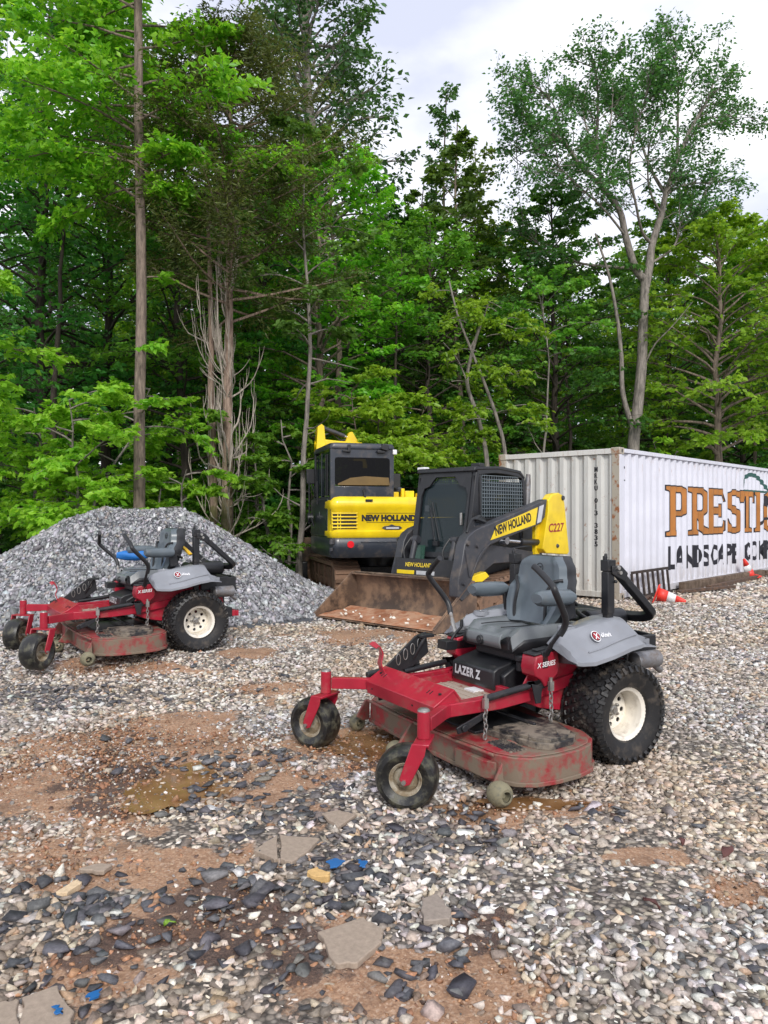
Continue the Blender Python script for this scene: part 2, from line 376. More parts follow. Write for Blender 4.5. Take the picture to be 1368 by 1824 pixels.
M['bark_cedar'] = bark_mat('reddish_cedar_bark', (.10, .065, .048), (.34, .25, .19), moss=1)
M['bark_dark'] = bark_mat('dark_bark', (.022, .018, .015), (.075, .058, .045))

# ------------------------------------------------------------------ ground
def ell(px, py, rx, ry):
    c = gpt(px, py); a = gpt(px, max(py - ry, 960)); b = gpt(px, py + ry)
    return (c[0], (a[1] + b[1]) / 2, rx * c[1] / FPX, (a[1] - b[1]) / 2)
MUD = [ell(*e) for e in ((200, 1400, 300, 115), (40, 1400, 150, 90), (110, 1575, 150, 38), (330, 1290, 100, 26), (640, 1335, 150, 42), (230, 1192, 150, 17), (420, 1165, 60, 10),
       (650, 1135, 110, 14), (480, 1225, 50, 10), (730, 1765, 190, 75), (620, 1640, 60, 30), (1330, 1590, 70, 30), (930, 1440, 150, 34), (250, 1640, 90, 50), (330, 1560, 130, 40), (1150, 1530, 60, 14), (170, 1740, 120, 40))]
DARK = [ell(*e) for e in ((180, 1350, 40, 16), (190, 1390, 75, 48), (180, 1440, 70, 20), (400, 1600, 90, 40), (200, 1680, 90, 45), (430, 1655, 100, 60), (560, 1700, 90, 50), (650, 1340, 70, 25), (860, 1660, 50, 25))]
WET = [ell(*e) for e in ((315, 1405, 85, 48), (640, 1330, 70, 22), (900, 1425, 150, 22))]
SLATE = [ell(*e) for e in ((560, 1530, 200, 95), (640, 1720, 220, 90), (180, 1700, 260, 110), (800, 1480, 120, 50), (470, 1420, 160, 50), (60, 1620, 160, 60), (420, 1360, 160, 26), (120, 1240, 170, 26), (1080, 1450, 60, 20), (300, 1600, 200, 60))]
def _vn(x, y, s, seed):
    "cheap smooth value noise"
    g = np.random.default_rng(seed).random((64, 64)); X = np.asarray(x) / s; Y = np.asarray(y) / s
    xi = np.floor(X).astype(int); yi = np.floor(Y).astype(int); fx = X - xi; fy = Y - yi; fx = fx * fx * (3 - 2 * fx); fy = fy * fy * (3 - 2 * fy)
    q = lambda a, b: g[a % 64, b % 64]
    return (q(xi, yi) * (1 - fx) + q(xi + 1, yi) * fx) * (1 - fy) + (q(xi, yi + 1) * (1 - fx) + q(xi + 1, yi + 1) * fx) * fy
def field(L, x, y, soft=.55):
    out = np.zeros(np.shape(x))
    w = (_vn(x, y, .42, 3) - .5) * 1.1 + (_vn(x, y, .15, 4) - .5) * .9 + (_vn(x, y, .06, 6) - .5) * .5
    for (cx, cy, rx, ry) in L:
        d = np.sqrt(((x - cx) / rx) ** 2 + ((y - cy) / ry) ** 2)
        out = np.maximum(out, smooth01((1.0 + w * 1.0 - d) / (soft * 1.5) + .35))
    return out
def axis_arr(lo, hi, st, far0, far1):
    a = list(np.arange(lo, hi, st)); s = st; x = a[-1]
    while x < far1: s *= 1.22; x += s; a.append(x)
    s = st; x = lo; pre = []
    while x > far0: s *= 1.22; x -= s; pre.append(x)
    return np.array(pre[::-1] + a)
gx = axis_arr(-7, 9, .055, -260, 260); gy = axis_arr(1.0, 17, .055, -60, 320)
GX, GY = np.meshgrid(gx, gy, indexing='ij')
GZ = gz(GX, GY) + (_vn(GX, GY, .5, 11) - .5) * .018 * (np.abs(GX) < 12) + (_vn(GX, GY, .16, 12) - .5) * .012
wetf = field(WET, GX, GY, .5); GZ -= wetf * .012
GZ += smooth01((GY - 22) / 60) * 2.2
nx, ny = GX.shape; idx = np.arange(nx * ny).reshape(nx, ny)
Fq = np.stack([idx[:-1, :-1], idx[1:, :-1], idx[1:, 1:], idx[:-1, 1:]], -1).reshape(-1, 4)
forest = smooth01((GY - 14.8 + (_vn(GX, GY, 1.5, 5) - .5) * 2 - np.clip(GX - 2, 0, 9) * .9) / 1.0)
mk = np.stack([field(MUD, GX, GY), field(DARK, GX, GY), np.maximum(wetf * .999, forest * 0)], -1).reshape(-1, 3)
t = NT('gravel_ground')
a = t.n.new('ShaderNodeAttribute'); a.attribute_name = 'Col'; sp = t.n.new('ShaderNodeSeparateColor'); t.l.new(a.outputs[0], sp.inputs[0])
a2 = t.n.new('ShaderNodeAttribute'); a2.attribute_name = 'Forest'; sp2 = t.n.new('ShaderNodeSeparateColor'); t.l.new(a2.outputs[0], sp2.inputs[0])
vo = t.n.new('ShaderNodeTexVoronoi'); vo.inputs['Scale'].default_value = 38; t.l.new(t.tc.outputs['Object'], vo.inputs['Vector'])
vo2 = t.n.new('ShaderNodeTexVoronoi'); vo2.inputs['Scale'].default_value = 120; t.l.new(t.tc.outputs['Object'], vo2.inputs['Vector'])
peb = t.ramp(vo.outputs['Color'], [(0, (.08, .065, .055)), (.35, (.17, .145, .12)), (.6, (.34, .29, .24)), (1, (.60, .54, .47))])
peb = t.mix(peb, (.03, .025, .022), t.ramp(vo.outputs['Distance'], [(.35, (0, 0, 0)), (.65, (.85, .85, .85))]))
fine = t.noise(60, 7, .75); big = t.noise(3.0, 5, .6)
mud = t.ramp(fine, [(.30, (.10, .050, .030)), (.47, (.33, .175, .095)), (.62, (.51, .315, .195)), (.76, (.66, .50, .38))])
mud = t.mix(mud, t.ramp(vo2.outputs['Color'], [(0, (.16, .10, .07)), (.6, (.38, .24, .15)), (.9, (.62, .52, .42))]), .35)
mud = t.mix(mud, (.30, .16, .07), t.math('MULTIPLY', sp.outputs[2], .75))
mud = t.mix(mud, (.16, .095, .06), t.math('MULTIPLY', t.ramp(t.noise(4.5, 6, .65), [(.48, (0, 0, 0)), (.68, (1, 1, 1))]), .6))
nm = t.math('MULTIPLY_ADD', fine, .9, -.45); k = t.math('ADD', sp.outputs[0], nm)
c = t.mix(peb, mud, t.ramp(k, [(.34, (0, 0, 0)), (.56, (1, 1, 1))]))
hay = t.ramp(t.noise(70, 8, .85, dist=2.5), [(.36, (.014, .010, .010)), (.50, (.075, .045, .036)), (.60, (.20, .12, .085)), (.70, (.42, .30, .21))])
k2 = t.math('ADD', sp.outputs[1], t.math('MULTIPLY_ADD', t.noise(26, 6, .7), 1.3, -.65))
c = t.mix(c, hay, t.ramp(k2, [(.34, (0, 0, 0)), (.60, (.92, .92, .92))]))
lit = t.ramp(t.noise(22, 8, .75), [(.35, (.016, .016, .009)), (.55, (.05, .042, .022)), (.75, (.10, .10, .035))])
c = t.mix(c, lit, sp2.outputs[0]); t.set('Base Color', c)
rg = t.math('SUBTRACT', .72, t.math('MULTIPLY', sp.outputs[2], .62)); t.set('Roughness', rg)
t.bump(t.math('ADD', t.math('MULTIPLY', vo.outputs['Distance'], t.math('SUBTRACT', -1.0, t.math('MULTIPLY', sp.outputs[0], -.8))), t.math('MULTIPLY', fine, .6)), .8, .012)
me = np_mesh('ground', np.stack([GX, GY, GZ], -1).reshape(-1, 3), Fq, [t.m], col=mk, smooth=True)
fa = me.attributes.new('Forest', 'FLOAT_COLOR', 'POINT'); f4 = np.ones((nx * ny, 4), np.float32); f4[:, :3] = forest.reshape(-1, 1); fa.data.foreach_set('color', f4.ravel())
tag(link_mesh('ground', me), 'gravel yard with orange mud patches', kind='structure')

# ------------------------------------------------------------------ crushed stone scatter
def ico():
    p = (1 + 5 ** .5) / 2
    v = np.array([(-1, p, 0), (1, p, 0), (-1, -p, 0), (1, -p, 0), (0, -1, p), (0, 1, p), (0, -1, -p), (0, 1, -p), (p, 0, -1), (p, 0, 1), (-p, 0, -1), (-p, 0, 1)]) / (1 + p * p) ** .5
    f = np.array([(0, 11, 5), (0, 5, 1), (0, 1, 7), (0, 7, 10), (0, 10, 11), (1, 5, 9), (5, 11, 4), (11, 10, 2), (10, 7, 6), (7, 1, 8), (3, 9, 4), (3, 4, 2), (3, 2, 6), (3, 6, 8), (3, 8, 9), (4, 9, 5), (2, 4, 11), (6, 2, 10), (8, 6, 7), (9, 8, 1)])
    return v, f
IV, IF = ico()
def shapes(n, seed):
    "angular crushed stones: convex hulls of a few scattered points"
    r = np.random.default_rng(seed); out = []
    while len(out) < n:
        k = r.integers(9, 15); p = r.uniform(-1, 1, (k, 3)); p /= np.maximum(1, np.abs(p).sum(1) ** .35)[:, None]; p *= (1 / np.maximum(.55, np.linalg.norm(p, axis=1)))[:, None] ** .6
        bm = bmesh.new()
        for q in p: bm.verts.new(q)
        h = bmesh.ops.convex_hull(bm, input=bm.verts[:]); loose = [v for v in bm.verts if not v.link_faces]
        for v in loose: bm.verts.remove(v)
        bmesh.ops.triangulate(bm, faces=bm.faces[:]); bmesh.ops.recalc_face_normals(bm, faces=bm.faces[:]); bm.verts.index_update()
        v = np.array([q.co[:] for q in bm.verts]); f = np.array([[w.index for w in q.verts] for q in bm.faces]); bm.free()
        e = v.max(0) - v.min(0)
        if e.min() < .9: continue
        out.append(((v - (v.max(0) + v.min(0)) / 2) * 2 / e, f))
    return out
SHP = shapes(30, 5)
def stones(name, P, size, flat, colr, mat, tilt=.35, seed=1, bury=.25, nrm=None):
    r = np.random.default_rng(seed); N = len(P); which = r.integers(0, len(SHP), N); VV = []; FF = []; CC = []; off = 0
    S_ = np.stack([size * r.uniform(.85, 1.3, N), size * r.uniform(.55, .95, N), size * flat * r.uniform(.6, 1.25, N)], -1) * .5
    AZ = r.uniform(0, 6.283, N); TX = r.normal(0, tilt, N); TY = r.normal(0, tilt, N)
    for k, (sv, sf) in enumerate(SHP):
        i = np.nonzero(which == k)[0]
        if not len(i): continue
        v = sv[None] * S_[i][:, None, :]; x, y, z = v[..., 0], v[..., 1], v[..., 2]; c, s_ = np.cos(TX[i])[:, None], np.sin(TX[i])[:, None]
        y, z = y * c - z * s_, y * s_ + z * c; c, s_ = np.cos(TY[i])[:, None], np.sin(TY[i])[:, None]
        x, z = x * c + z * s_, -x * s_ + z * c; c, s_ = np.cos(AZ[i])[:, None], np.sin(AZ[i])[:, None]
        x, y = x * c - y * s_, x * s_ + y * c
        if nrm is not None: z = z - (x * nrm[i, 0:1] + y * nrm[i, 1:2]) / nrm[i, 2:3] * .9
        V = np.stack([x, y, z], -1) + P[i][:, None, :]; V[..., 2] += (S_[i, 2] * (1 - bury * 2))[:, None]
        VV.append(V.reshape(-1, 3)); FF.append((sf[None] + (np.arange(len(i)) * len(sv))[:, None, None]).reshape(-1, 3) + off); CC.append(np.repeat(colr[i], len(sv), 0)); off += len(i) * len(sv)
    return np_mesh(name, np.concatenate(VV), np.concatenate(FF), [mat], col=np.concatenate(CC))
def pick(r, n, pal, w, var=.18):
    pal = np.array(pal); i = r.choice(len(pal), n, p=np.array(w) / sum(w)); return np.clip(pal[i] * (1 + r.normal(0, var, (n, 1))) * (1 + r.normal(0, .03, (n, 3))), .01, .95)
LIGHT = [(.62, .56, .50), (.77, .73, .68), (.50, .42, .33), (.36, .30, .255), (.22, .195, .175), (.115, .11, .112), (.46, .32, .21)]
LW = [26, 20, 16, 14, 11, 7, 6]
SLT = [(.060, .060, .070), (.088, .088, .098), (.13, .128, .135), (.20, .19, .185), (.28, .235, .20)]
SW = [28, 30, 22, 12, 8]
def scatter(y0, y1, st, size, seed, slatep=.06, xm=(1.0, 1.1)):
    r = np.random.default_rng(seed); ys = np.arange(y0, y1, st); pts = []
    for y in ys:
        xl = -y * .52 - xm[0]; xr = y * .52 + xm[1]; xs = np.arange(xl, xr, st); pts.append(np.stack([xs, np.full(len(xs), y)], -1))
    p = np.concatenate(pts); p = p + r.uniform(-.5, .5, p.shape) * st * 1.3
    return p, r
MC = (-3.38, 11.75)
def mound_h(x, y):
    dx = x - MC[0]; dy = y - MC[1]
    a = np.arctan2(dy, dx); dq = np.where(dx < 0, np.maximum(0, -dx - .75), dx); rad = np.sqrt(dq ** 2 + dy ** 2) * (1 + .05 * np.sin(3 * a + 1) + .035 * np.sin(5 * a + .4))
    return np.interp(rad, [0, .3, .63, 1.03, 1.37, 1.9, 2.3, 2.6, 2.9, 3.2], [1.43, 1.40, 1.27, 1.05, .84, .55, .30, .15, .06, 0]) - .02
for (nm, y0, y1, st, size, seed) in (('near', 1.55, 4.6, .0225, .0335, 21), ('mid', 4.6, 8.4, .028, .035, 22), ('far', 8.4, 13.0, .044, .047, 23), ('rear', 13.0, 18.5, .085, .07, 24)):
    p, r = scatter(y0, y1, st, size, seed)
    x, y = p[:, 0], p[:, 1]; mud_ = field(MUD, x, y); drk = field(DARK, x, y); sl = field(SLATE, x, y, .9); wt_ = field(WET, x, y, .5)
    u = r.random(len(p)); keep = (u > mud_ * .90) & (r.random(len(p)) > drk * .80) & (r.random(len(p)) > wt_ * .55 * (y < 4.9))
    keep &= ~((mound_h(x, y) > .06) & (y > 7)) & (forest_cut := (y - 14.6 - np.clip(x - 2, 0, 9) * .9 < 0))
    if nm == 'rear': keep &= x > 0
    x, y, mud_, sl = x[keep], y[keep], mud_[keep], sl[keep]; n = len(x)
    isl = r.random(n) < (.04 + .46 * sl); lt = pick(r, n, LIGHT, LW); st_ = pick(r, n, SLT, SW)
    c_ = np.where(isl[:, None], st_, lt); c_ = c_ * (1 - mud_[:, None] * .35) + np.array((.42, .24, .13)) * mud_[:, None] * .35
    warm = _vn(x, y, .9, 31)[:, None]; dust = np.clip(_vn(x, y, 1.3, 32) * .55 + _vn(x, y, .4, 33) * .45 - .24, 0, 1)[:, None] * .75; c_ = c_ * (1 - dust) + np.array((.44, .34, .25)) * dust; c_ = c_ * (1 + (warm - .5) * np.array((.16, .02, -.20)))
    sz = size * np.exp(np.clip(r.normal(0, .34, n), -1, .55)) * (1 - .35 * mud_) * np.where(isl & (r.random(n) < .6), 1.25, 1.0)
    P = np.stack([x, y, gz(x, y) - .003], -1)
    me = stones('gravel', P, sz, np.where(isl, .38, .50), c_, M['stone'], seed=seed, tilt=.30, bury=.28)
    tag(link_mesh('gravel', me), {'near': 'pale and slate crushed stones nearest the viewer', 'mid': 'wet crushed stones around the mowers', 'far': 'crushed stones before the loader bucket', 'rear': 'gravel along the white container'}[nm], 'gravel', kind='stuff')
# small grit pressed into the mud
r = np.random.default_rng(35); pts = []
for (cx, cy, rx, ry) in MUD + DARK:
    n = int(rx * ry * 3.14 * 1700); a = r.uniform(0, 6.283, n); q = np.sqrt(r.random(n)) * 1.35; pts.append(np.stack([cx + rx * q * np.cos(a), cy + ry * q * np.sin(a)], -1))
p = np.concatenate(pts); p = p[p[:, 1] > 1.5]; n = len(p); c_ = pick(r, n, LIGHT + [(.42, .22, .12), (.30, .15, .08), (.12, .07, .05)], [10, 6, 12, 14, 11, 7, 10, 60, 50, 25])
me = stones('grit', np.stack([p[:, 0], p[:, 1], gz(p[:, 0], p[:, 1]) - .002], -1), .013 * np.exp(r.normal(0, .45, n)), np.full(n, .6), c_, M['stone'], seed=36)
tag(link_mesh('grit', me), 'fine grit pressed into the orange mud', 'grit', kind='stuff')
# larger slate chips lying over the fines
r = np.random.default_rng(41); pts = []
for (cx, cy, rx, ry) in SLATE:
    n = int(rx * ry * 3.14 * 210); a = r.uniform(0, 6.283, n); q = np.sqrt(r.random(n)); pts.append(np.stack([cx + rx * q * np.cos(a), cy + ry * q * np.sin(a)], -1))
p = np.concatenate(pts); p = np.concatenate([p, np.stack([r.uniform(-4, 4.5, 420), r.uniform(1.7, 8, 420)], -1)])
p = p[(r.random(len(p)) > field(MUD, p[:, 0], p[:, 1]) * .45) & (p[:, 1] > 1.5)]; n = len(p)
me = stones('slate_chips', np.stack([p[:, 0], p[:, 1], gz(p[:, 0], p[:, 1]) + .006], -1), .052 * np.exp(np.clip(r.normal(0, .34, n), -1, .62)), np.full(n, .33), pick(r, n, SLT + [(.34, .29, .25), (.62, .60, .57)], SW + [7, 8]), M['stone'], tilt=.16, seed=42, bury=.26)
tag(link_mesh('slate_chips', me), 'larger blue grey slate chips strewn over the gravel', 'slate', kind='stuff')
# grass clippings and straw on the dark patches
r = np.random.default_rng(43); pts = []
for (cx, cy, rx, ry) in DARK + MUD[:5]:
    n = int(rx * ry * 3.14 * 900); a = r.uniform(0, 6.283, n); q = r.random(n) ** .6; pts.append(np.stack([cx + rx * 1.15 * q * np.cos(a), cy + ry * 1.15 * q * np.sin(a)], -1))
p = np.concatenate(pts); n = len(p); az = r.uniform(0, 6.283, n); ln = r.uniform(.008, .028, n); el = r.normal(.1, .3, n); wd = .0012
d = np.stack([np.cos(az) * np.cos(el), np.sin(az) * np.cos(el), np.sin(el)], -1); b = np.stack([-np.sin(az), np.cos(az), np.zeros(n)], -1)
c0 = np.stack([p[:, 0], p[:, 1], gz(p[:, 0], p[:, 1]) + .008 + r.random(n) * .008], -1)
V = np.stack([c0 - d * ln[:, None] / 2, c0 + b * wd, c0 + d * ln[:, None] / 2, c0 - b * wd + np.array((0, 0, .001))], 1).reshape(-1, 3)
me = np_mesh('grass_clippings', V, np.arange(n * 4).reshape(-1, 4), [M['stone']], col=np.repeat(pick(r, n, [(.03, .02, .02), (.10, .06, .045), (.30, .2, .13), (.45, .33, .22)], [50, 25, 15, 10]), 4, 0))
tag(link_mesh('grass_clippings', me), 'dark dried grass clippings matted on the mud', 'grass clippings', kind='stuff')

# ------------------------------------------------------------------ gravel pile
n_r, n_a = 60, 140; rows = []
for i in range(n_r):
    rr = 3.9 * i / (n_r - 1); row = []
    for j in range(n_a):
        a_ = 2 * math.pi * j / n_a; x_ = MC[0] + rr * math.cos(a_) * 1.15; y_ = MC[1] + rr * math.sin(a_); row.append((x_, y_, float(gz(x_, y_) + mound_h(np.array(x_), np.array(y_)) + (_vn(x_, y_, .3, 9) - .5) * .06 + (_vn(x_, y_, .95, 19) - .5) * .14 * min(1, max(0, (3.2 - rr) / 1.5)) - .004)))
    rows.append(row)
pile = MB().grid(rows, closed=True).build('gravel_pile', NT('pile_grit').m, None, smooth=60)
pt = pile.data.materials[0]; pt.node_tree.nodes['Principled BSDF'].inputs['Base Color'].default_value = (.07, .075, .085, 1); pt.node_tree.nodes['Principled BSDF'].inputs['Roughness'].default_value = .9
tag(pile, 'large rounded pile of blue grey crushed stone behind the far mower', 'gravel pile')
r = np.random.default_rng(51); gxx, gyy = np.meshgrid(np.arange(-8, 0, .031), np.arange(8.2, 13.2, .031)); p = np.stack([gxx.ravel(), gyy.ravel()], -1); p += r.uniform(-.6, .6, p.shape) * .036
h = mound_h(p[:, 0], p[:, 1]); p = p[h > .02]; h = h[h > .02]; e = .05
sx_ = (mound_h(p[:, 0] + e, p[:, 1]) - mound_h(p[:, 0] - e, p[:, 1])) / (2 * e); sy_ = (mound_h(p[:, 0], p[:, 1] + e) - mound_h(p[:, 0], p[:, 1] - e)) / (2 * e)
n = len(p); P = np.stack([p[:, 0], p[:, 1], gz(p[:, 0], p[:, 1]) + h + (_vn(p[:, 0], p[:, 1], .3, 9) - .5) * .06 + (_vn(p[:, 0], p[:, 1], .95, 19) - .5) * .14 * np.clip((3.2 - np.hypot((p[:, 0] - MC[0]) / 1.15, p[:, 1] - MC[1])) / 1.5, 0, 1) - .006], -1)
me = stones('loose_stone', P, .046 * np.exp(r.normal(0, .3, n)) * (1 + .45 * (h < .35) * (r.random(n) < .4)), np.full(n, .55), pick(r, n, [(.15, .15, .16), (.25, .25, .265), (.34, .34, .355), (.44, .44, .46), (.60, .60, .61), (.38, .34, .31)], [14, 28, 30, 18, 5, 5]), M['stone'], tilt=.6, seed=52, nrm=np.stack([-sx_, -sy_, np.ones(n)], -1), bury=.2)
tag(link_mesh('loose_stone', me, pile), kind='stuff')

# ------------------------------------------------------------------ broken paving slabs, litter
def slab(name, pix, th, lab, cat, mat, colr, lift=.028, tilt=0):
    pts = [gpt(*q) for q in pix]; cx = sum(p[0] for p in pts) / len(pts); cy = sum(p[1] for p in pts) / len(pts); z = float(gz(cx, cy)) + lift
    poly = []
    for i in range(len(pts)):
        a, b = pts[i], pts[(i + 1) % len(pts)]
        for k in range(4):
            q = k / 4; j = random.uniform(-.008, .008) if k else 0; poly.append((a[0] + (b[0] - a[0]) * q - cx + j, a[1] + (b[1] - a[1]) * q - cy + j))
    m = MB().prism(poly, 'z', -th, 0); vs = m.v; n = len(poly)
    me = np_mesh(name, np.array(vs), np.zeros((0, 4), int), [mat]) if False else None
    o = m.build(name, mat, None, bevel=.004, smooth=40); o.location = (cx, cy, z); o.rotation_euler = (R(random.uniform(-2, 2)), R(random.uniform(-2, 2) + tilt), 0)
    a = o.data.attributes.new('Col', 'FLOAT_COLOR', 'POINT'); a.data.foreach_set('color', np.tile(np.array((*colr, 1), np.float32), len(o.data.vertices)))
    return tag(o, lab, cat, 'broken tan paving pieces in the gravel' if cat == 'stone slab' else None)
TAN = (.34, .27, .21)
slab('stone_slab', [(565, 1672), (648, 1645), (684, 1668), (680, 1690), (637, 1728), (598, 1728)], .03, 'largest tan slab piece, flat in the gravel at bottom centre', 'stone slab', M['slab'], TAN)
slab('stone_slab', [(452, 1523), (494, 1497), (498, 1541), (488, 1541)], .025, 'small triangular left half of the cracked tan slab', 'stone slab', M['slab'], TAN)
slab('stone_slab', [(498, 1496), (570, 1501), (548, 1526), (520, 1546), (500, 1541)], .025, 'larger right half of the cracked tan slab', 'stone slab', M['slab'], TAN)
slab('stone_slab', [(571, 1457), (605, 1452), (636, 1458), (602, 1482)], .02, 'small tan wedge below the front caster wheels', 'stone slab', M['slab'], TAN)
slab('stone_slab', [(752, 1610), (778, 1602), (803, 1630), (800, 1650), (754, 1652)], .03, 'upright looking tan block beside pale stones', 'stone slab', M['slab'], (.30, .25, .21))
slab('stone_slab', [(-20, 1800), (36, 1793), (30, 1860), (-30, 1860)], .03, 'corner tan slab piece at the bottom left edge', 'stone slab', M['slab'], TAN)
slab('stone_slab', [(40, 1791), (104, 1769), (134, 1815), (120, 1860), (36, 1860)], .03, 'squarish tan slab piece marked by a blue scrap', 'stone slab', M['slab'], TAN)
slab('stone_slab', [(140, 1557), (170, 1548), (200, 1550), (186, 1563)], .02, 'thin tan sliver among stones on the left', 'stone slab', M['slab'], TAN)
slab('yellow_rock', [(548, 1565), (566, 1558), (589, 1566), (585, 1574), (556, 1574)], .03, 'small yellow ochre rock next to blue plastic', 'rock', M['slab'], (.62, .40, .16), .035)
slab('yellow_rock', [(100, 1600), (140, 1577), (147, 1583), (120, 1605)], .025, 'pale yellow rock on the left mud', 'rock', M['slab'], (.66, .50, .32), .03)
BLUE = plain('blue_plastic', (.015, .12, .34), .35)
slab('plastic_scrap', [(580, 1556), (596, 1548), (616, 1549), (600, 1563), (588, 1565)], .006, 'crumpled bright blue plastic scrap among slate chips', 'plastic scrap', BLUE, TAN, .048, 8)
slab('plastic_scrap', [(636, 1548), (656, 1552), (652, 1562), (640, 1560)], .006, 'small blue plastic scrap right of the larger blue one', 'plastic scrap', BLUE, TAN, .045, -6)
slab('plastic_scrap', [(158, 1795), (184, 1783), (176, 1798), (160, 1806)], .006, 'dark blue plastic scrap right of the squarish slab', 'plastic scrap', BLUE, TAN, .045, 6)
slab('plastic_scrap', [(92, 1812), (108, 1808), (112, 1824), (100, 1826)], .004, 'blue plastic scrap lying on the squarish slab', 'plastic scrap', BLUE, TAN, .036, 2)
LEAFB = plain('dead_leaf_brown', (.10, .035, .03), .7); LEAFG = plain('fallen_green_leaf', (.18, .32, .03), .5)
def litter_leaf(px, py, mat, lab, s=.05, az=0.0):
    g = gpt(px, py, .04); m = MB(); rows = []
    for i, (u, w) in enumerate(((-.5, .0), (-.3, .32), (0, .45), (.28, .30), (.5, .0))): rows.append([(u * s * 2, -w * s, .012 * math.cos(u * 5)), (u * s * 2, 0, .002 + .006 * math.cos(u * 5)), (u * s * 2, w * s, .014 * math.cos(u * 4 + 1))])
    o = m.grid(rows).build('fallen_leaf', mat, None, solid=.0008); o.location = g; o.rotation_euler = (.2, -.15, az); tag(o, lab, 'leaf', 'fallen leaves on the gravel')
litter_leaf(1295, 1530, LEAFB, 'reddish brown curled dead leaf on pale gravel at right', .055, .8)
litter_leaf(1160, 1625, LEAFB, 'very dark shrivelled leaf on the pale stones lower right', .04, 2.1)
litter_leaf(303, 1662, LEAFG, 'small green leaf on dark grass clippings at lower left', .022, .3)
litter_leaf(1213, 1512, LEAFB, 'small rusty leaf fragment above the dead leaf', .035, 1.3)

# ------------------------------------------------------------------ muddy puddles
pw = NT('muddy_water'); pw.set('Base Color', pw.ramp(pw.noise(5, 5, .6), [(.35, (.17, .085, .032)), (.7, (.33, .19, .09))])); pw.set('Roughness', .06); pw.set('Specular IOR Level', .6); pw.bump(pw.noise(14, 2, .5), .05, .004)
for (px, py, rx, ry, lab, s) in ((645, 1332, 62, 24, 'muddy orange puddle under the near mower between its front casters', 5), (320, 1408, 92, 42, 'shallow orange brown puddle in the mud at left', 9), (945, 1432, 90, 11, 'thin film of brown water beside the deck roller', 13)):
    cx, cy, ax, ay = ell(px, py, rx, ry); poly = []
    for k in range(64):
        a_ = 2 * math.pi * k / 64; q = 1 + .14 * math.sin(3 * a_ + s) + .10 * math.sin(5 * a_ + 2 * s) + .05 * math.sin(11 * a_ + s); poly.append((cx + ax * q * math.cos(a_), cy + ay * q * math.sin(a_), float(gz(cx, cy)) + .004))
    o = MB().add(poly, [tuple(range(64))]).build('puddle', pw.m, None, smooth=0); tag(o, lab, kind='structure')

# ------------------------------------------------------------------ zero turn mower (x forward, y to its left, z up; origin on the ground below the rear axle)
def wheel_geo(Ro, hw, Ri, lugs, n=48):
    m = MB(); prof = [(-hw * .72, Ri), (-hw * .86, Ri + .012), (-hw * .98, (Ro + Ri) / 2 - .01), (-hw, (Ro + Ri) / 2 + .03 * Ro / .3), (-hw * .93, Ro * .93), (-hw * .74, Ro * .972), (-hw * .3, Ro * .985), (0, Ro * .988)]
    prof = prof + [(-a, r) for a, r in reversed(prof[:-1])]
    m.lathe(prof + [prof[0]], (0, 0, 0), 'y', n, cap=False)
    if lugs:
        rows = 9; cnt = lugs
        for i in range(rows):
            u = (i - (rows - 1) / 2) / ((rows - 1) / 2); a = u * hw * .90; rad = Ro * (.990 - .045 * abs(u) ** 3)
            for j in range(cnt):
                t = 2 * math.pi * (j + (.5 if i % 2 else 0) + abs(u) * .8) / cnt
                q = Matrix.Rotation(-t, 3, 'Y') @ Matrix.Rotation(u * .5, 3, 'X').inverted() @ Matrix.Rotation(.5 if i % 2 else -.5, 3, 'Z')
                p = Matrix.Rotation(-t, 3, 'Y') @ Vector((0, a, rad)); m.box(p, (Ro * .098, hw * .175, .022), q, taper=.78)
        for s in (-1, 1):       # shoulder blocks
            for j in range(cnt):
                t = 2 * math.pi * (j + .3) / cnt; q = Matrix.Rotation(-t, 3, 'Y') @ Matrix.Rotation(-s * 1.0, 3, 'X'); p = Matrix.Rotation(-t, 3, 'Y') @ Vector((0, s * hw * .985, Ro * .905)); m.box(p, (Ro * .075, .05, .016), q, taper=.8)
    return m
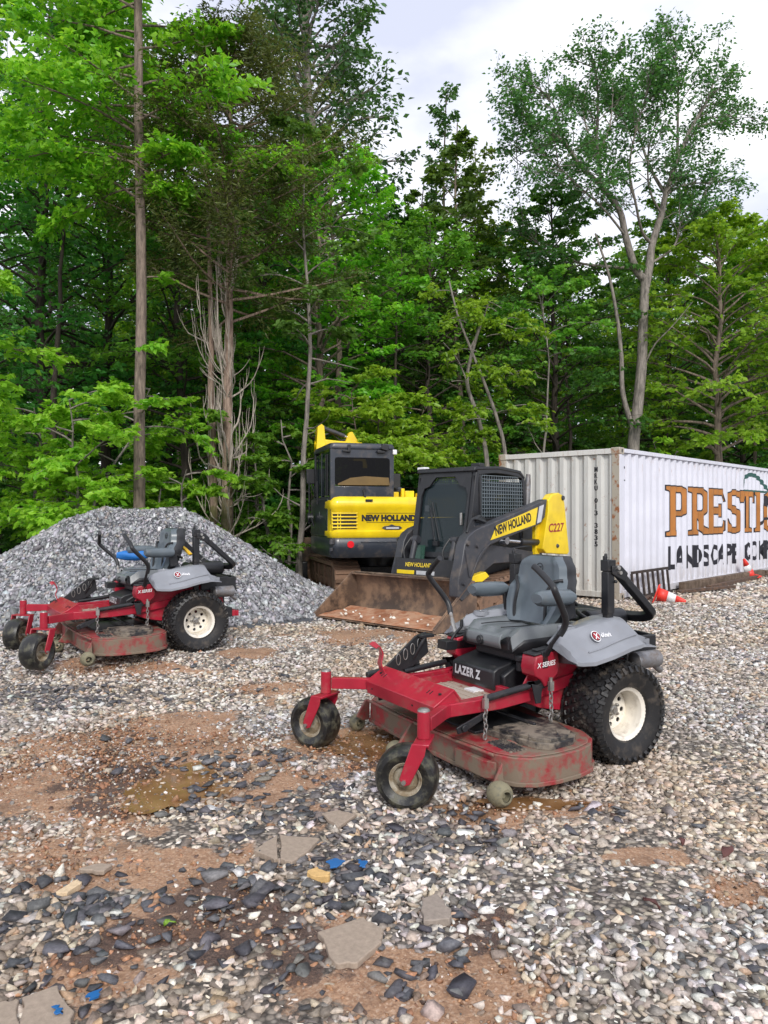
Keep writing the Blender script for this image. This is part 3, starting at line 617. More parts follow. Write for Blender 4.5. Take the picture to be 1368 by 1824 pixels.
def rim_geo(Ri, hw, holes, dish):
    m = MB(); hw *= .78
    for s in (-1, 1): m.lathe([(s * hw * .55, Ri * .86), (s * hw * .80, Ri * .90), (s * hw * .86, Ri * 1.0), (s * hw * 1.0, Ri * 1.09), (s * hw * 1.03, Ri * 1.10), (s * hw * 1.03, Ri * 1.05), (s * hw * .92, Ri * .98), (s * hw * .84, Ri * .87), (s * hw * .55, Ri * .83)], (0, 0, 0), 'y', 40, cap=False)
    m.lathe([(-hw * .6, Ri * .86), (hw * .6, Ri * .86)], (0, 0, 0), 'y', 40, cap=False); m.lathe([(-hw * .6, Ri * .83), (hw * .6, Ri * .83)], (0, 0, 0), 'y', 40, cap=False)
    # disc with real holes
    if holes:
        for yy in (dish, dish - .006):
            k = holes; segs = k * 8; rows_ = []
            rr0, rr1 = Ri * .50, Ri * .66; rows_.append([(Ri * .84 * math.cos(2 * math.pi * j / segs), yy - .012, Ri * .84 * math.sin(2 * math.pi * j / segs)) for j in range(segs)])
            rows_.append([(Ri * .74 * math.cos(2 * math.pi * j / segs), yy, Ri * .74 * math.sin(2 * math.pi * j / segs)) for j in range(segs)]); m.grid(rows_, closed=True)
            hc = Ri * .56; hr = Ri * .095
            # sectors: ring between .38 and .74, each sector with a hole made of a quad strip
            for s in range(k):
                a0 = 2 * math.pi * s / k; sec = 2 * math.pi / k; out = []; inn = []
                for j in range(33):
                    u = j / 32 * 4; side = int(u) % 4; f = u - int(u)
                    if j == 32: side, f = 0, 0
                    if side == 0: rr, aa = Ri * .74, f
                    elif side == 1: rr, aa = Ri * (.74 - .36 * f), 1
                    elif side == 2: rr, aa = Ri * .38, 1 - f
                    else: rr, aa = Ri * (.38 + .36 * f), 0
                    an = a0 + aa * sec; P = Vector((rr * math.cos(an), yy, rr * math.sin(an))); C = Vector((hc * math.cos(a0 + sec / 2), yy, hc * math.sin(a0 + sec / 2)))
                    d = (P - C).normalized(); out.append(P); inn.append(C + d * hr)
                m.grid([out, inn])
        m.lathe([(dish, Ri * .38), (dish, Ri * .20), (dish + .02, Ri * .18), (dish + .02, .001)], (0, 0, 0), 'y', 24, cap=False)
    else: m.lathe([(-.03, .001), (-.03, Ri * .4), (-hw * .3, Ri * .86), (hw * .3, Ri * .86), (.03, Ri * .4), (.03, .001)], (0, 0, 0), 'y', 28, cap=False)
    return m
def make_mower(label):
    root = empty('zero_turn_mower'); tag(root, label, 'mower', 'red and grey ride on mowers')
    # rear wheels
    for s in (1, -1):
        w = rim_geo(.160, .15, 8, -.015).build('rear_wheel', M['rim'], root, smooth=40)
        w.location = (0, .51 * s, .305); w.rotation_euler = (0, .3, 0 if s > 0 else math.pi)
        wheel_geo(.305, .15, .158, 34).build('tyre', M['tyre'], w, smooth=30)
        b = MB()
        for j in range(5):
            a = 2 * math.pi * j / 5 + .3; c = (.045 * math.cos(a), -.010, .045 * math.sin(a)); b.lathe([(0, .011), (.014, .011), (.014, .006), (.022, .006)], c, 'y', 6)
        b.lathe([(0, .034), (.018, .030), (.02, .018), (.03, .018)], (0, -.008, 0), 'y', 20)
        b.build('wheel_nuts', M['steel'], w)
    # casters
    for s in (1, -1):
        f = MB(); f.box((0, 0, .350), (.085, .20, .014)); f.lathe([(-.002, .030), (.012, .030)], (0, 0, .354), 'z', 16)
        for q in (1, -1):
            f.prism([(-.030, .357), (.045, .357), (.11, .175), (.085, .140), (.055, .150), (-.02, .30)], 'y', .092 * q, .102 * q)
        fo = f.build('caster_fork', M['red'], root, bevel=.004); fo.location = (1.433, .574 * s, 0)
        tr = .085
        w = rim_geo(.078, .075, 0, 0).build('caster_rim', M['rim_dirty'], fo); w.location = (tr, 0, .162)
        m = MB(); prof = [(-.05, .078), (-.068, .095), (-.080, .125), (-.074, .148), (-.05, .160), (-.02, .164), (0, .165)]; prof += [(-a, r) for a, r in reversed(prof[:-1])]
        m.lathe(prof + [prof[0]], (0, 0, 0), 'y', 44, cap=False); ty = m.build('caster_tyre', M['caster_tyre'], fo); ty.location = (tr, 0, .162)
        ax = MB().lathe([(-.115, .012), (.115, .012)], (tr, 0, .162), 'y', 8).build('axle_bolt', M['steel'], fo)
    # front frame: rails, crossbar, caster arms
    for s in (1, -1):
        m = MB(); m.tube([(1.16, .385 * s, .425), (.80, .385 * s, .425), (.55, .37 * s, .44), (.15, .35 * s, .50), (-.30, .35 * s, .50)], 1, sq=(.05, .072)); m.build('frame_rail', M['red'], root, bevel=.005)
        m = MB(); m.tube([(1.13, .375 * s, .425), (1.20, .41 * s, .425), (1.40, .556 * s, .425)], 1, sq=(.048, .070)); m.lathe([(-.07, .034), (.07, .034)], (1.433, .574 * s, .43), 'z', 20)
        m.build('caster_arm', M['red'], root, bevel=.004)
        MB().lathe([(0, .033), (.008, .031), (.014, .022), (.015, .001)], (1.433, .574 * s, .50), 'z', 20, cap=False).build('pivot_cap', M['steel'], root)
    m = MB(); m.prism([(1.235, .375), (1.245, .452), (1.105, .535), (1.055, .475), (1.065, .465), (1.108, .520), (1.228, .448), (1.220, .375)], 'y', -.385, .385)
    for s in (-1, 1): m.prism([(1.232, .378), (1.240, .450), (1.107, .528), (1.06, .474), (1.10, .40)], 'y', .372 * s, .380 * s)
    m.build('front_crossbar', M['red'], root, bevel=.003)
    m = MB()
    for y in (-.30, -.27, .22, .25):
        m.box((1.170, y, .4975), (.030, .006, .003), (0, R(30.5), 0))
    for y in (-.31, .16): m.box((1.2425, y, .415), (.003, .012, .008))
    for y in (-.33, .33): m.lathe([(0, .010), (.008, .010)], (1.165, y, .500), 'z', 6)
    m.build('slot', M['decal_black'], root)
    # floor pan and inner rails
    m = MB(); m.bx(.60, 1.10, -.35, .35, .392, .402)
    for k in range(7): m.box((.68 + .06 * k, 0, .404), (.012, .60, .006))
    m.build('floor_pan', M['pan'], root, bevel=.003)
    m = MB()
    for s in (1, -1): m.tube([(1.06, .30 * s, .415), (.63, .30 * s, .43)], 1, sq=(.03, .05))
    m.bx(.60, .64, -.34, .34, .40, .46); m.build('pan_edge', M['red'], root, bevel=.003)
    m = MB(); m.bx(.60, .72, -.05, .05, .403, .412); m.build('warning_sticker', M['white'], root)
    # foot pedal plate
    m = MB(); pth = bez([(1.14, -.34, .50), (1.165, -.345, .56), (1.15, -.35, .62), (1.17, -.35, .67), (1.19, -.35, .685), (1.215, -.35, .672)], 5); m.tube(pth, 1, sq=(.075, .008)); m.build('foot_pedal', M['red'], root, bevel=.002)
    # black height pedal linkage on the right
    m = MB()
    m.prism([(1.10, .50), (1.02, .56), (.84, .70), (.76, .72), (.74, .58), (.86, .50), (1.0, .47)], 'y', -.44, -.425)
    m.tube([(1.20, -.45, .47), (1.0, -.46, .50), (.80, -.46, .51)], .022, 12); m.tube([(.86, -.43, .55), (.80, -.38, .69)], .012, 8); m.box((.78, -.40, .70), (.10, .06, .02)); m.build('height_pedal', M['black'], root, bevel=.003)
    m = MB()
    for k in range(4):
        c = Vector((.98 - .055 * k, -.422, .555 + .030 * k)); m.tube([c + Vector((.016 * math.cos(t), 0, .036 * math.sin(t))) for t in [2 * math.pi * j / 16 for j in range(16)]], .003, 6, closed=True)
    m.build('height_gauge', M['steel'], root)
    # frame body: side plates, rear box
    for s in (1, -1):
        m = MB(); m.prism([(.60, .40), (.60, .47), (.50, .62), (.38, .68), (-.30, .68), (-.36, .45), (-.30, .33), (.25, .30), (.45, .34)], 'y', .345 * s, .355 * s); m.build('side_plate', M['red'], root, bevel=.003)
    m = MB(); m.bx(-.38, .35, -.33, .33, .30, .60); m.bx(-.44, -.36, -.40, .40, .30, .40); m.build('engine_frame', M['blackmetal'], root, bevel=.006)
    m = MB(); m.tube([(-.10, .30, .34), (-.10, .42, .31), (0, .45, .305)], .045, 12); m.tube([(-.10, -.30, .34), (-.10, -.42, .31), (0, -.45, .305)], .045, 12); m.lathe([(-.46, .06), (.46, .06)], (0, 0, .305), 'y', 16); m.build('rear_axle', M['blackmetal'], root)
    # deck
    dk = [(1.035, -.70), (1.06, -.30), (1.06, .34), (1.035, .66), (.985, .755), (.90, .815), (.76, .835), (.60, .825), (.47, .785), (.37, .70), (.315, .58), (.30, .30), (.25, 0), (.30, -.35), (.34, -.66), (.45, -.80), (.62, -.84), (.80, -.82), (.97, -.77)]
    m = MB(); m.prism(dk, 'z', .105, .235); lip = [((x - .68) * 1.018 + .68, y * 1.018) for x, y in dk]; m.prism(lip, 'z', .088, .112)
    dkt = [((x - .68) * .975 + .68, y * .975) for x, y in dk]; m.prism(dkt, 'z', .235, .243)
    for (cx, cy) in ((.70, .52), (.72, 0), (.70, -.52)): m.lathe([(0, .15), (.012, .14), (.014, .001)], (cx, cy, .243), 'z', 28, cap=False)
    dko = m.build('mower_deck', M['deck'], root, bevel=.007)
    m = MB(); m.prism([(1.063, .36), (1.085, .36), (1.085, .62), (1.045, .68), (1.04, .66)], 'z', .11, .20); m.tube([(1.05, -.70, .235), (1.075, -.30, .235), (1.075, .34, .235), (1.05, .66, .235)], .010, 6)
    m.prism([(1.03, .10), (1.08, .10), (1.13, .13), (1.06, .235), (1.03, .235)], 'y', -.74, -.72); m.prism([(1.05, .10), (1.12, .10), (1.19, .12), (1.10, .235), (1.05, .235)], 'y', -.09, -.07)
    m.prism([(1.05, .10), (1.10, .08), (1.13, .10), (1.06, .22)], 'y', .735, .75)
    m.build('deck_edge', M['deck'], dko, bevel=.003)
    for (x, y, rr, l) in ((1.10, .775, .064, .055), (1.085, -.80, .056, .04), (1.185, -.12, .060, .04)):
        m = MB(); m.lathe([(-l, rr * .42), (-l, rr * .62), (-l * .75, rr * .86), (-l * .3, rr), (l * .3, rr), (l * .75, rr * .86), (l, rr * .62), (l, rr * .42)], (x, y, rr + .012), 'y', 26, cap=False); m.lathe([(-l * .9, rr * .42), (l * .9, rr * .42)], (x, y, rr + .012), 'y', 18, cap=False); m.lathe([(-l * .6, rr * .2), (l * .6, rr * .2)], (x, y, rr + .012), 'y', 8)
        m.build('anti_scalp_roller', M['roller'], dko)
    for s in (1, -1):
        cv = [(.87, .36), (.865, .42), (.80, .72), (.74, .775), (.57, .755), (.49, .69), (.43, .52), (.40, .34)]
        cv = [(x, y * s) for x, y in cv]; m = MB(); m.prism(cv, 'z', .243, .275); cx, cy = .64, .56 * s; m.prism([(cx + (x - cx) * .86, cy + (y - cy) * .86) for x, y in cv], 'z', .275, .292)
        for k in range(2): m.box((.60 + .20 * k, .66 * s, .294), (.09, .008, .008), (0, 0, .9 * s))
        m.lathe([(0, .03), (.004, .03)], (.62, .48 * s, .292), 'z', 16); m.build('belt_cover', M['cover'], dko, bevel=.006)
        m = MB()
        for i in range(5):
            for j in range(9): m.box((.95 - .024 * i + .001 * j, (.50 + .024 * j) * s, .247), (.018, .015, .010), (0, 0, .2 * s), taper=.7)
        m.build('grip_patch', M['cover'], dko)
    m = MB(); m.bx(.40, .92, -.33, .33, .243, .26); m.tube([(.62, -.5, .30), (.62, .5, .30)], .012, 8); m.build('belt_guard', M['blackmetal'], dko, bevel=.004)
    m = MB(); m.grid([[(.45, -.80, .235), (.62, -.84, .24), (.82, -.82, .235)], [(.43, -.93, .215), (.62, -.98, .22), (.84, -.95, .215)], [(.42, -1.00, .12), (.62, -1.06, .12), (.85, -1.02, .12)]]); m.build('discharge_chute', M['black'], dko, solid=.006)
    # lift arms, tubes, chains
    for s in (1, -1):
        m = MB(); m.prism([(1.12, .30), (1.13, .335), (1.09, .35), (.93, .40), (.92, .37), (1.08, .305)], 'y', .43 * s, .442 * s); m.lathe([(-.02, .02), (.02, .02)], (1.08, .435 * s, .328), 'y', 14); m.build('lift_arm', M['blackmetal'], root, bevel=.003)
        m = MB(); m.tube([(.93, .432 * s, .47), (.60, .425 * s, .505)], .020, 12); m.prism([(.62, .53), (.58, .53), (.54, .47), (.44, .50), (.44, .54), (.50, .555), (.60, .50)], 'y', .43 * s, .442 * s)
        m.prism([(.60, .52), (.57, .40), (.53, .40), (.52, .50)], 'y', .443 * s, .452 * s); m.build('lift_tube', M['blackmetal'], root, bevel=.003)
        for (cx, cy, zt, zb) in ((.94, .452, .45, .255), (.475, .475, .50, .27)):
            m = MB(); m.box((cx, cy * s, zt), (.03, .022, .055)); m.lathe([(0, .010), (.03, .010)], (cx, cy * s, zt + .02), 'z', 8)
            z = zt - .045; k = 0
            while z > zb:
                d = Vector((1, 0, 0)) if k % 2 else Vector((0, 1, 0)); c = Vector((cx + random.uniform(-.004, .004), cy * s, z)); m.tube([c + d * .011 * math.cos(t) + Vector((0, 0, .019 * math.sin(t))) for t in [2 * math.pi * j / 12 for j in range(12)]], .0042, 6, closed=True); z -= .028; k += 1
            m.build('deck_chain', M['steel'], root)
    # front black cover with lettering
    m = MB(); m.prism([(.645, .425), (.66, .445), (.655, .545), (.62, .565), (.38, .625), (.34, .60), (.34, .425)], 'y', -.27, .165)
    m.prism([(.60, .44), (.61, .52), (.50, .58), (.40, .58), (.40, .44)], 'y', .165, .205); cv = m.build('front_cover', M['black'], root, bevel=.010)
    lettering('LAZER Z', .075, M['silver'], cv, (.6595, -.235, .475), (0, 1, 0), (-.05, 0, 1), width=.27, offset=.0035, spacing=1.15)
    MB().lathe([(0, .036), (.05, .036), (.062, .046), (.085, .046), (.092, .040), (.094, .001)], (.50, .245, .555), 'z', 18).build('fuel_cap', M['black'], root)
    # side consoles
    for s in (1, -1):
        m = MB(); m.prism([(.585, .605), (.57, .675), (.40, .70), (.385, .60), (.40, .56), (.455, .515), (.50, .49), (.53, .535), (.575, .56)], 'y', .33 * s, .455 * s); co = m.build('side_console', M['red'], root, bevel=.008)
        m = MB(); m.prism([(.575, .677), (.575, .688), (.40, .712), (.40, .701)], 'y', .34 * s, .447 * s); m.box((.48, .39 * s, .702), (.10, .05, .012)); m.build('console_top', M['black'], co, bevel=.004)
        if s > 0: lettering('X SERIES', .040, M['white'], co, (.565, .4575, .608), (-1, 0, .08), (0, 0, 1), width=.145, shear=.25, offset=.0008)
    # levers
    for s in (1, -1):
        lv = empty('control_lever'); lv.parent = root; lv.location = (.50, .45 * s, .68)
        m = MB(); m.tube(bez([(0, -.02 * s, -.06), (.0, 0, 0), (-.015, .06 * s, .09), (-.03, .115 * s, .16)], 5), .0125, 10); m.box((0, -.01 * s, -.03), (.045, .03, .10)); m.box((-.01, .03 * s, .04), (.03, .012, .10), (.5 * -s, 0, 0)); m.build('lever_bar', M['steel'] if s < 0 else M['blackmetal'], lv, bevel=.002)
        m = MB(); m.tube(bez([(-.026, .10 * s, .13), (-.035, .128 * s, .18), (-.015, .155 * s, .24), (.09, .19 * s, .385), (.100, .170 * s, .43), (.108, .07 * s, .505), (.11, .03 * s, .528)], 6), .0195, 14); m.build('lever_grip', M['black'], lv)
    # fenders
    X_ = [.45, .44, .40, .30, .15, 0, -.08, -.10, -.13, -.18, -.22]
    ZT = [.74, .775, .802, .822, .848, .866, .868, .855, .765, .735, .715]
    ZB = [.655, .645, .638, .632, .655, .690, .700, .705, .705, .700, .695]
    YO = [.43, .46, .485, .50, .51, .515, .515, .52, .58, .60, .60]
    for s in (1, -1):
        rows = []
        for x, zt, zb, yo in zip(X_, ZT, ZB, YO):
            yb = .655; kk = max(0, min(1, x / .35)) * 1.05
            rows.append([(x - .15 * kk, .30 * s, zt - .10), (x - .14 * kk, .31 * s, zt - .012), (x - .12 * kk, .33 * s, zt), (x, (yo - .02) * s, zt), (x, yo * s, zt - .012), (x, (yo + (.60 - yo) * .5) * s, zt - (zt - zb - .07) * .5), (x, .598 * s if yo < .59 else yo * s, zb + .072 if zt - zb > .1 else zb + .012), (x, .612 * s, zb + .052 if zt - zb > .1 else zb + .010), (x, (yb - .012) * s, zb + .034 if zt - zb > .1 else zb + .006), (x, (yb + .004) * s, zb + .022 if zt - zb > .1 else zb + .004), (x, (yb + .006) * s, zb), (x, (yb - .004) * s, zb - .004)])
        fd = MB().grid(rows).build('fender', M['grey'], root, solid=.006, smooth=42, bevel=.002)
        r0 = rows[0]; fr = [(r0[i][0] + .0, r0[i][1], r0[i][2]) for i in range(len(r0))]
        MB().add(fr + [(.32, .32 * s, .60)], [tuple(range(len(fr) + 1))]).build('fender_front', M['grey'], fd, solid=.005)
        m = MB(); m.lathe([(-.02, .056), (.008, .054), (.010, .048), (.004, .045), (-.02, .044)], (.30, .42 * s, .823), 'z', 28, cap=False); m.build('cup_holder', M['black'] if False else M['grey'], fd)
        m = MB(); m.lathe([(0, .045), (.001, .001)], (.30, .42 * s, .8255), 'z', 28, cap=False); m.build('cup_painted_shade', M['decal_black'], fd)  # flat black disc paints the shade inside the cup hole
        # crease ridge
        m = MB(); m.tube(bez([(.30, .602 * s, .700), (.20, .602 * s, .714), (.08, .602 * s, .742), (-.04, .602 * s, .766), (-.10, .602 * s, .775)], 5), .006, 8); m.build('fender_rib', M['grey'], fd)
        # round emblem with white wordmark
        c = Vector((.205, .5615 * s, .778)); n_ = Vector((0, .80 * s, .60)).normalized(); u_ = Vector((-s, 0, 0)); u_ = (u_ - n_ * u_.dot(n_)).normalized(); w_ = n_.cross(u_) if s > 0 else n_.cross(u_)
        def disc(rad, off, k=24): return [c + n_ * off + u_ * rad * math.cos(2 * math.pi * j / k) + w_ * rad * math.sin(2 * math.pi * j / k) for j in range(k)]
        MB().mat(M['white']).add(disc(.036, .009), [tuple(range(24))]).mat(M['decal_black']).add(disc(.031, .0105), [tuple(range(24))]).mat(M['decal_red']).add(disc(.026, .012), [tuple(range(24))]).build('emblem', None, fd, smooth=0, fixn=False)
        lettering('X', .052, M['white'], fd, c + n_ * .0135 - u_ * .017 - w_ * .019, u_, w_, width=.034, offset=.0012)
        lettering('eXmark', .040, M['white'], fd, c + n_ * .010 + u_ * .042 - w_ * .010, u_, w_, width=.085, offset=.0012)
    # seat
    m = MB(); m.bx(.06, .52, -.20, .22, .60, .665); m.bx(.10, .45, -.17, .17, .56, .60); m.build('seat_base', M['black'], root, bevel=.015)
    rows = []
    for i in range(15):
        u = i / 14; x = .04 + .535 * u; front = smooth01(np.array((u - .82) / .18)).item(); row = []
        for j in range(25):
            v = j / 24 * 2 - 1; y = v * (.265 - .018 * front) ; bol = smooth01(np.array((abs(v) - .52) / .25)).item()
            z = .775 + .008 * u + .045 * bol * (1 - .4 * u) - .055 * front ** 1.5 - .07 * max(0, abs(v) - .93) / .07 - .006 * math.cos(v * 9) * (abs(v) < .5)
            row.append((x, y, z))
        rows.append(row)
    ctop = rows; bot = [[(p[0] * .97 + .01, p[1] * .95, .66) for p in r_] for r_ in rows]
    m = MB(); m.mat(M['vinyl_light']).grid(rows)
    edge = [r_[0] for r_ in rows] + rows[-1][1:] + [r_[-1] for r_ in rows[::-1]][1:] + rows[0][::-1][1:-1]
    cx0, cy0 = .30, 0.0; ring = [edge]; 
    for (sc, z) in ((1.025, .755), (1.03, .72), (1.0, .68), (.93, .655)):
        ring.append([(cx0 + (p[0] - cx0) * sc, p[1] * sc, min(z, p[2] - .012)) for p in edge])
    m.mat(M['vinyl_black']).grid(ring, closed=True); m.add([p for p in ring[-1]], [tuple(range(len(edge)))])
    se = m.build('seat_cushion', None, root, smooth=50)
    # light wrap on the front of the cushion
    m = MB(); m.grid([[(cx0 + (p[0] - cx0) * 1.0 + o_, p[1] * .84, z) for p in rows[-1][2:-2]] for (o_, z) in ((.010, .768), (.030, .752), (.036, .72), (.026, .684))]); m.build('cushion_front', M['vinyl_light'], se, solid=-.004)
    m = MB().lathe([(0, .030), (.012, .030), (.022, .026), (.024, .001)], (.606, -.02, .715), 'x', 24).lathe([(.022, .014), (.028, .012), (.028, .001)], (.606, -.02, .715), 'x', 16); m.build('weight_knob', M['black'], se)
    m = MB(); m.tube(bez([(.545, -.10, .802), (.40, -.115, .800), (.12, -.10, .79)], 5), .0035, 6); m.tube(bez([(.545, .10, .802), (.40, .115, .800), (.12, .10, .79)], 5), .0035, 6); m.build('seam', M['vinyl_black'], se)
    rows = []; NB = 24
    for i in range(NB):
        u = i / (NB - 1); z = .80 + .432 * u; hw = float(np.interp(u, [0, .1, .3, .5, .62, .70, .85, .93, 1], [.20, .235, .272, .268, .238, .218, .210, .185, .135])); xc = .185 - .090 * u - .02 * math.sin(u * 3.1); row = []
        for j in range(23):
            v = j / 22 * 2 - 1; bol = smooth01(np.array((abs(v) - .50) / .25)).item() * (1 - smooth01(np.array((u - .52) / .15)).item() * .75)
            row.append((xc + .035 + .040 * bol - .05 * max(0, abs(v) - .92) / .08 - .03 * max(0, u - .94) / .06, v * hw, z))
        rows.append(row)
    m = MB(); m.mat(M['vinyl']).grid(rows); edge = [r_[0] for r_ in rows] + rows[-1][1:] + [r_[-1] for r_ in rows[::-1]][1:] + rows[0][::-1][1:-1]
    zc = 1.0; m.mat(M['vinyl_black']).grid([edge] + [[(p[0] - dx_, p[1] * sc, zc + (p[2] - zc) * sc) for p in edge] for dx_, sc in ((.030, 1.02), (.07, 1.0), (.095, .93))], closed=True); m.add([(p[0] - .095, p[1] * .93, zc + (p[2] - zc) * .93) for p in edge], [tuple(range(len(edge)))])
    sb = m.build('backrest', None, root, smooth=50)
    m = MB()
    for s in (1, -1): m = MB(); m.tube(bez([(.232, .150 * s, .80), (.226, .150 * s, .90), (.214, .142 * s, .98), (.196, .150 * s, 1.03), (.180, .185 * s, 1.075), (.140, .225 * s, 1.085)], 6), .011, 8); m.build('backrest_piping', M['vinyl_black'], sb)
    # plain round badge on the backrest
    c = Vector((.137, 0, 1.155)); m = MB(); m.tube([c + Vector((-.004 * math.sin(t), .030 * math.cos(t), .030 * math.sin(t))) for t in [2 * math.pi * j / 20 for j in range(20)]], .0025, 5, closed=True); m.add([c + Vector((.002, -.022, .012)), c + Vector((.002, .022, .012)), c + Vector((.004, .006, -.004)), c + Vector((.006, .004, -.024)), c + Vector((.006, -.004, -.024)), c + Vector((.004, -.006, -.004))], [(0, 1, 2, 3, 4, 5)]); m.build('round_badge', M['decal_black'], sb, smooth=0)
    for s in (1, -1):
        m = MB(); xs = [.17, .19, .30, .40, .44, .455]; hs = [.036, .052, .056, .053, .046, .030]; rws = []
        for x, hh in zip(xs, hs): rws.append([(x, (.325 + .052 * math.cos(t)) * s, .998 + hh * math.sin(t) * (1 if math.sin(t) < 0 else .85) + .01 * (x - .3)) for t in [2 * math.pi * k / 14 for k in range(14)]])
        m.grid(rws, closed=True); m.add(rws[0], [tuple(range(14))]); m.add(rws[-1], [tuple(range(14))]); ar = m.build('armrest', M['vinyl'], root, smooth=50)
        m = MB(); m.box((.16, .295 * s, .93), (.08, .03, .16), (0, .15, 0)); m.tube([(.14, .30 * s, .97), (.05, .25 * s, .93)], .014, 8); m.lathe([(0, .012), (.01, .012)], (.17, .31 * s, .95), 'y', 8, sgn=s); m.bx(.18, .43, (.30) * s, .35 * s, .950, .962); m.build('armrest_bracket', M['blackmetal'], ar, bevel=.003)
    # seat belt and back frame
    m = MB(); m.tube(bez([(.10, -.25, .84), (.02, -.26, .98), (-.01, -.22, 1.12), (-.02, -.20, 1.19)], 5), .010, 8); m.tube(bez([(-.03, -.22, 1.10), (.0, -.235, 1.20), (.02, -.215, 1.215), (.05, -.22, 1.17)], 5), .006, 6); m.build('seat_frame', M['blackmetal'], root)
    # roll bar, folded back
    for s in (1, -1):
        m = MB(); m.bx(-.050, .0, (.422) * s, .468 * s, .52, 1.225); m.box((-.025, .445 * s, 1.02), (.058, .058, .26)); m.box((-.028, .445 * s, 1.19), (.07, .064, .07)); m.bx(-.018, .004, .428 * s, .45 * s, 1.20, 1.25); m.lathe([(-.012, .012), (.10, .012)], (-.055, .39 * s, 1.165), 'y', 10, sgn=s); m.lathe([(-.012, .010), (.10, .010)], (-.055, .39 * s, 1.09), 'y', 10, sgn=s); m.lathe([(0, .012), (.03, .010)], (-.012, .44 * s, 1.235), 'z', 8); m.build('roll_bar_post', M['blackmetal'], root, bevel=.004)
    m = MB(); pth = [(-.05, .445, 1.165)] + bez([(-.12, .445, 1.135), (-.36, .445, .925), (-.425, .435, .865), (-.435, .38, .838), (-.43, .30, .828)], 5) + [(-.42, 0, .82)] + bez([(-.43, -.30, .828), (-.435, -.38, .838), (-.425, -.435, .865), (-.36, -.445, .925), (-.12, -.445, 1.135)], 5) + [(-.05, -.445, 1.165)]
    m.tube(pth, 1, sq=(.058, .045)); 
    for s in (1, -1): m.prism([(-.02, 1.19), (-.10, 1.19), (-.16, 1.14), (-.14, 1.085), (-.06, 1.12), (-.02, 1.14)], 'y', .478 * s, .488 * s)
    m.build('roll_bar_hoop', M['blackmetal'], root, bevel=.006, smooth=30)
    for k, (x, z) in enumerate(((-.07, 1.175), (-.085, 1.145))): MB().lathe([(0, .014), (.014, .012)], (x, .485, z), 'y', 10).build('hinge_pin', M['steel'], root)
    # engine
    m = MB(); m.bx(-.46, -.06, -.26, .26, .58, .72); m.lathe([(0, .17), (.10, .165), (.13, .12), (.14, .02)], (-.24, 0, .72), 'z', 28); m.box((-.12, .18, .75), (.12, .16, .14)); m.lathe([(-.17, .055), (-.16, .07), (.16, .07), (.17, .055)], (-.24, .20, .81), 'x', 20); m.lathe([(-.10, .055), (.10, .055)], (-.16, -.16, .80), 'y', 16); m.tube(bez([(-.10, .10, .86), (-.04, .22, .84), (-.10, .32, .78), (-.2, .34, .70)], 6), .018, 8)
    for k in range(7): m.bx(-.47, -.44, -.24 + .07 * k, -.22 + .07 * k, .58, .70)
    en = m.build('engine', M['blackmetal'], root, bevel=.008)
    m = MB(); m.prism([(-.09, .42), (-.46, .45), (-.50, .30), (-.50, -.30), (-.46, -.45), (-.09, -.42), (-.09, -.395), (-.44, -.42), (-.475, -.29), (-.475, .29), (-.44, .42), (-.09, .395)], 'z', .60, .725); m.box((-.30, .40, .60), (.40, .08, .012)); m.build('engine_guard', M['black'], root, bevel=.006)
    m = MB(); m.lathe([(-.11, .03), (-.105, .055), (.10, .055), (.115, .03)], (-.30, .50, .585), 'x', 24); m.tube([(-.36, .50, .56), (-.44, .50, .50)], .02, 12); m.bx(-.42, -.18, .43, .46, .52, .62); m.build('muffler', M['muffler'], root, bevel=.003)
    m = MB(); m.bx(-.53, -.50, -.36, .36, .30, .36); m.bx(-.53, -.36, -.35, -.30, .30, .36); m.bx(-.53, -.36, .30, .35, .30, .36); m.build('rear_bumper', M['red'], root, bevel=.005)
    for (x, y, z) in ((.60, .24, .69), (.12, -.24, .83)): m = MB().tube([(x, y, z), (x, y, z + .06)], .006, 6).lathe([(0, .012), (.02, .014), (.024, .001)], (x, y, z + .055), 'z', 10); m.build('small_knob', M['black'], root)
    m = MB(); m.tube(bez([(.60, -.36, .66), (.57, -.36, .70), (.50, -.38, .74)], 4), .010, 8); m.lathe([(0, .013), (.05, .010)], (.50, -.38, .74), 'z', 10); m.bx(.42, .66, -.44, -.33, .60, .66); m.build('parking_brake', M['black'], root, bevel=.003)
    return root
near_mower = make_mower('large red and grey mower in the foreground beside the muddy puddle')
near_mower.location = (1.154, 5.111, -.010); near_mower.rotation_euler = (0, 0, math.atan2(-.503, -.865))
far_mower = copy_tree(near_mower)
far_mower['label'] = 'smaller looking red and grey mower parked in front of the gravel pile'
far_mower.location = (-2.19, 8.097, .118); far_mower.rotation_euler = (0, 0, 3.731)
def kids(r, n): return [c for c in children(r) if c.name.split('.')[0] == n]
def set_casters(rt, aL, aR):
    for c in kids(rt, 'caster_fork'): c.rotation_euler = (0, 0, R(aL if c.location.y > 0 else aR))
set_casters(near_mower, -42, -62); set_casters(far_mower, 42, 48)
for c in kids(near_mower, 'control_lever'):
    pass
for c in kids(far_mower, 'control_lever'): c.rotation_euler = (0, R(10), 0)
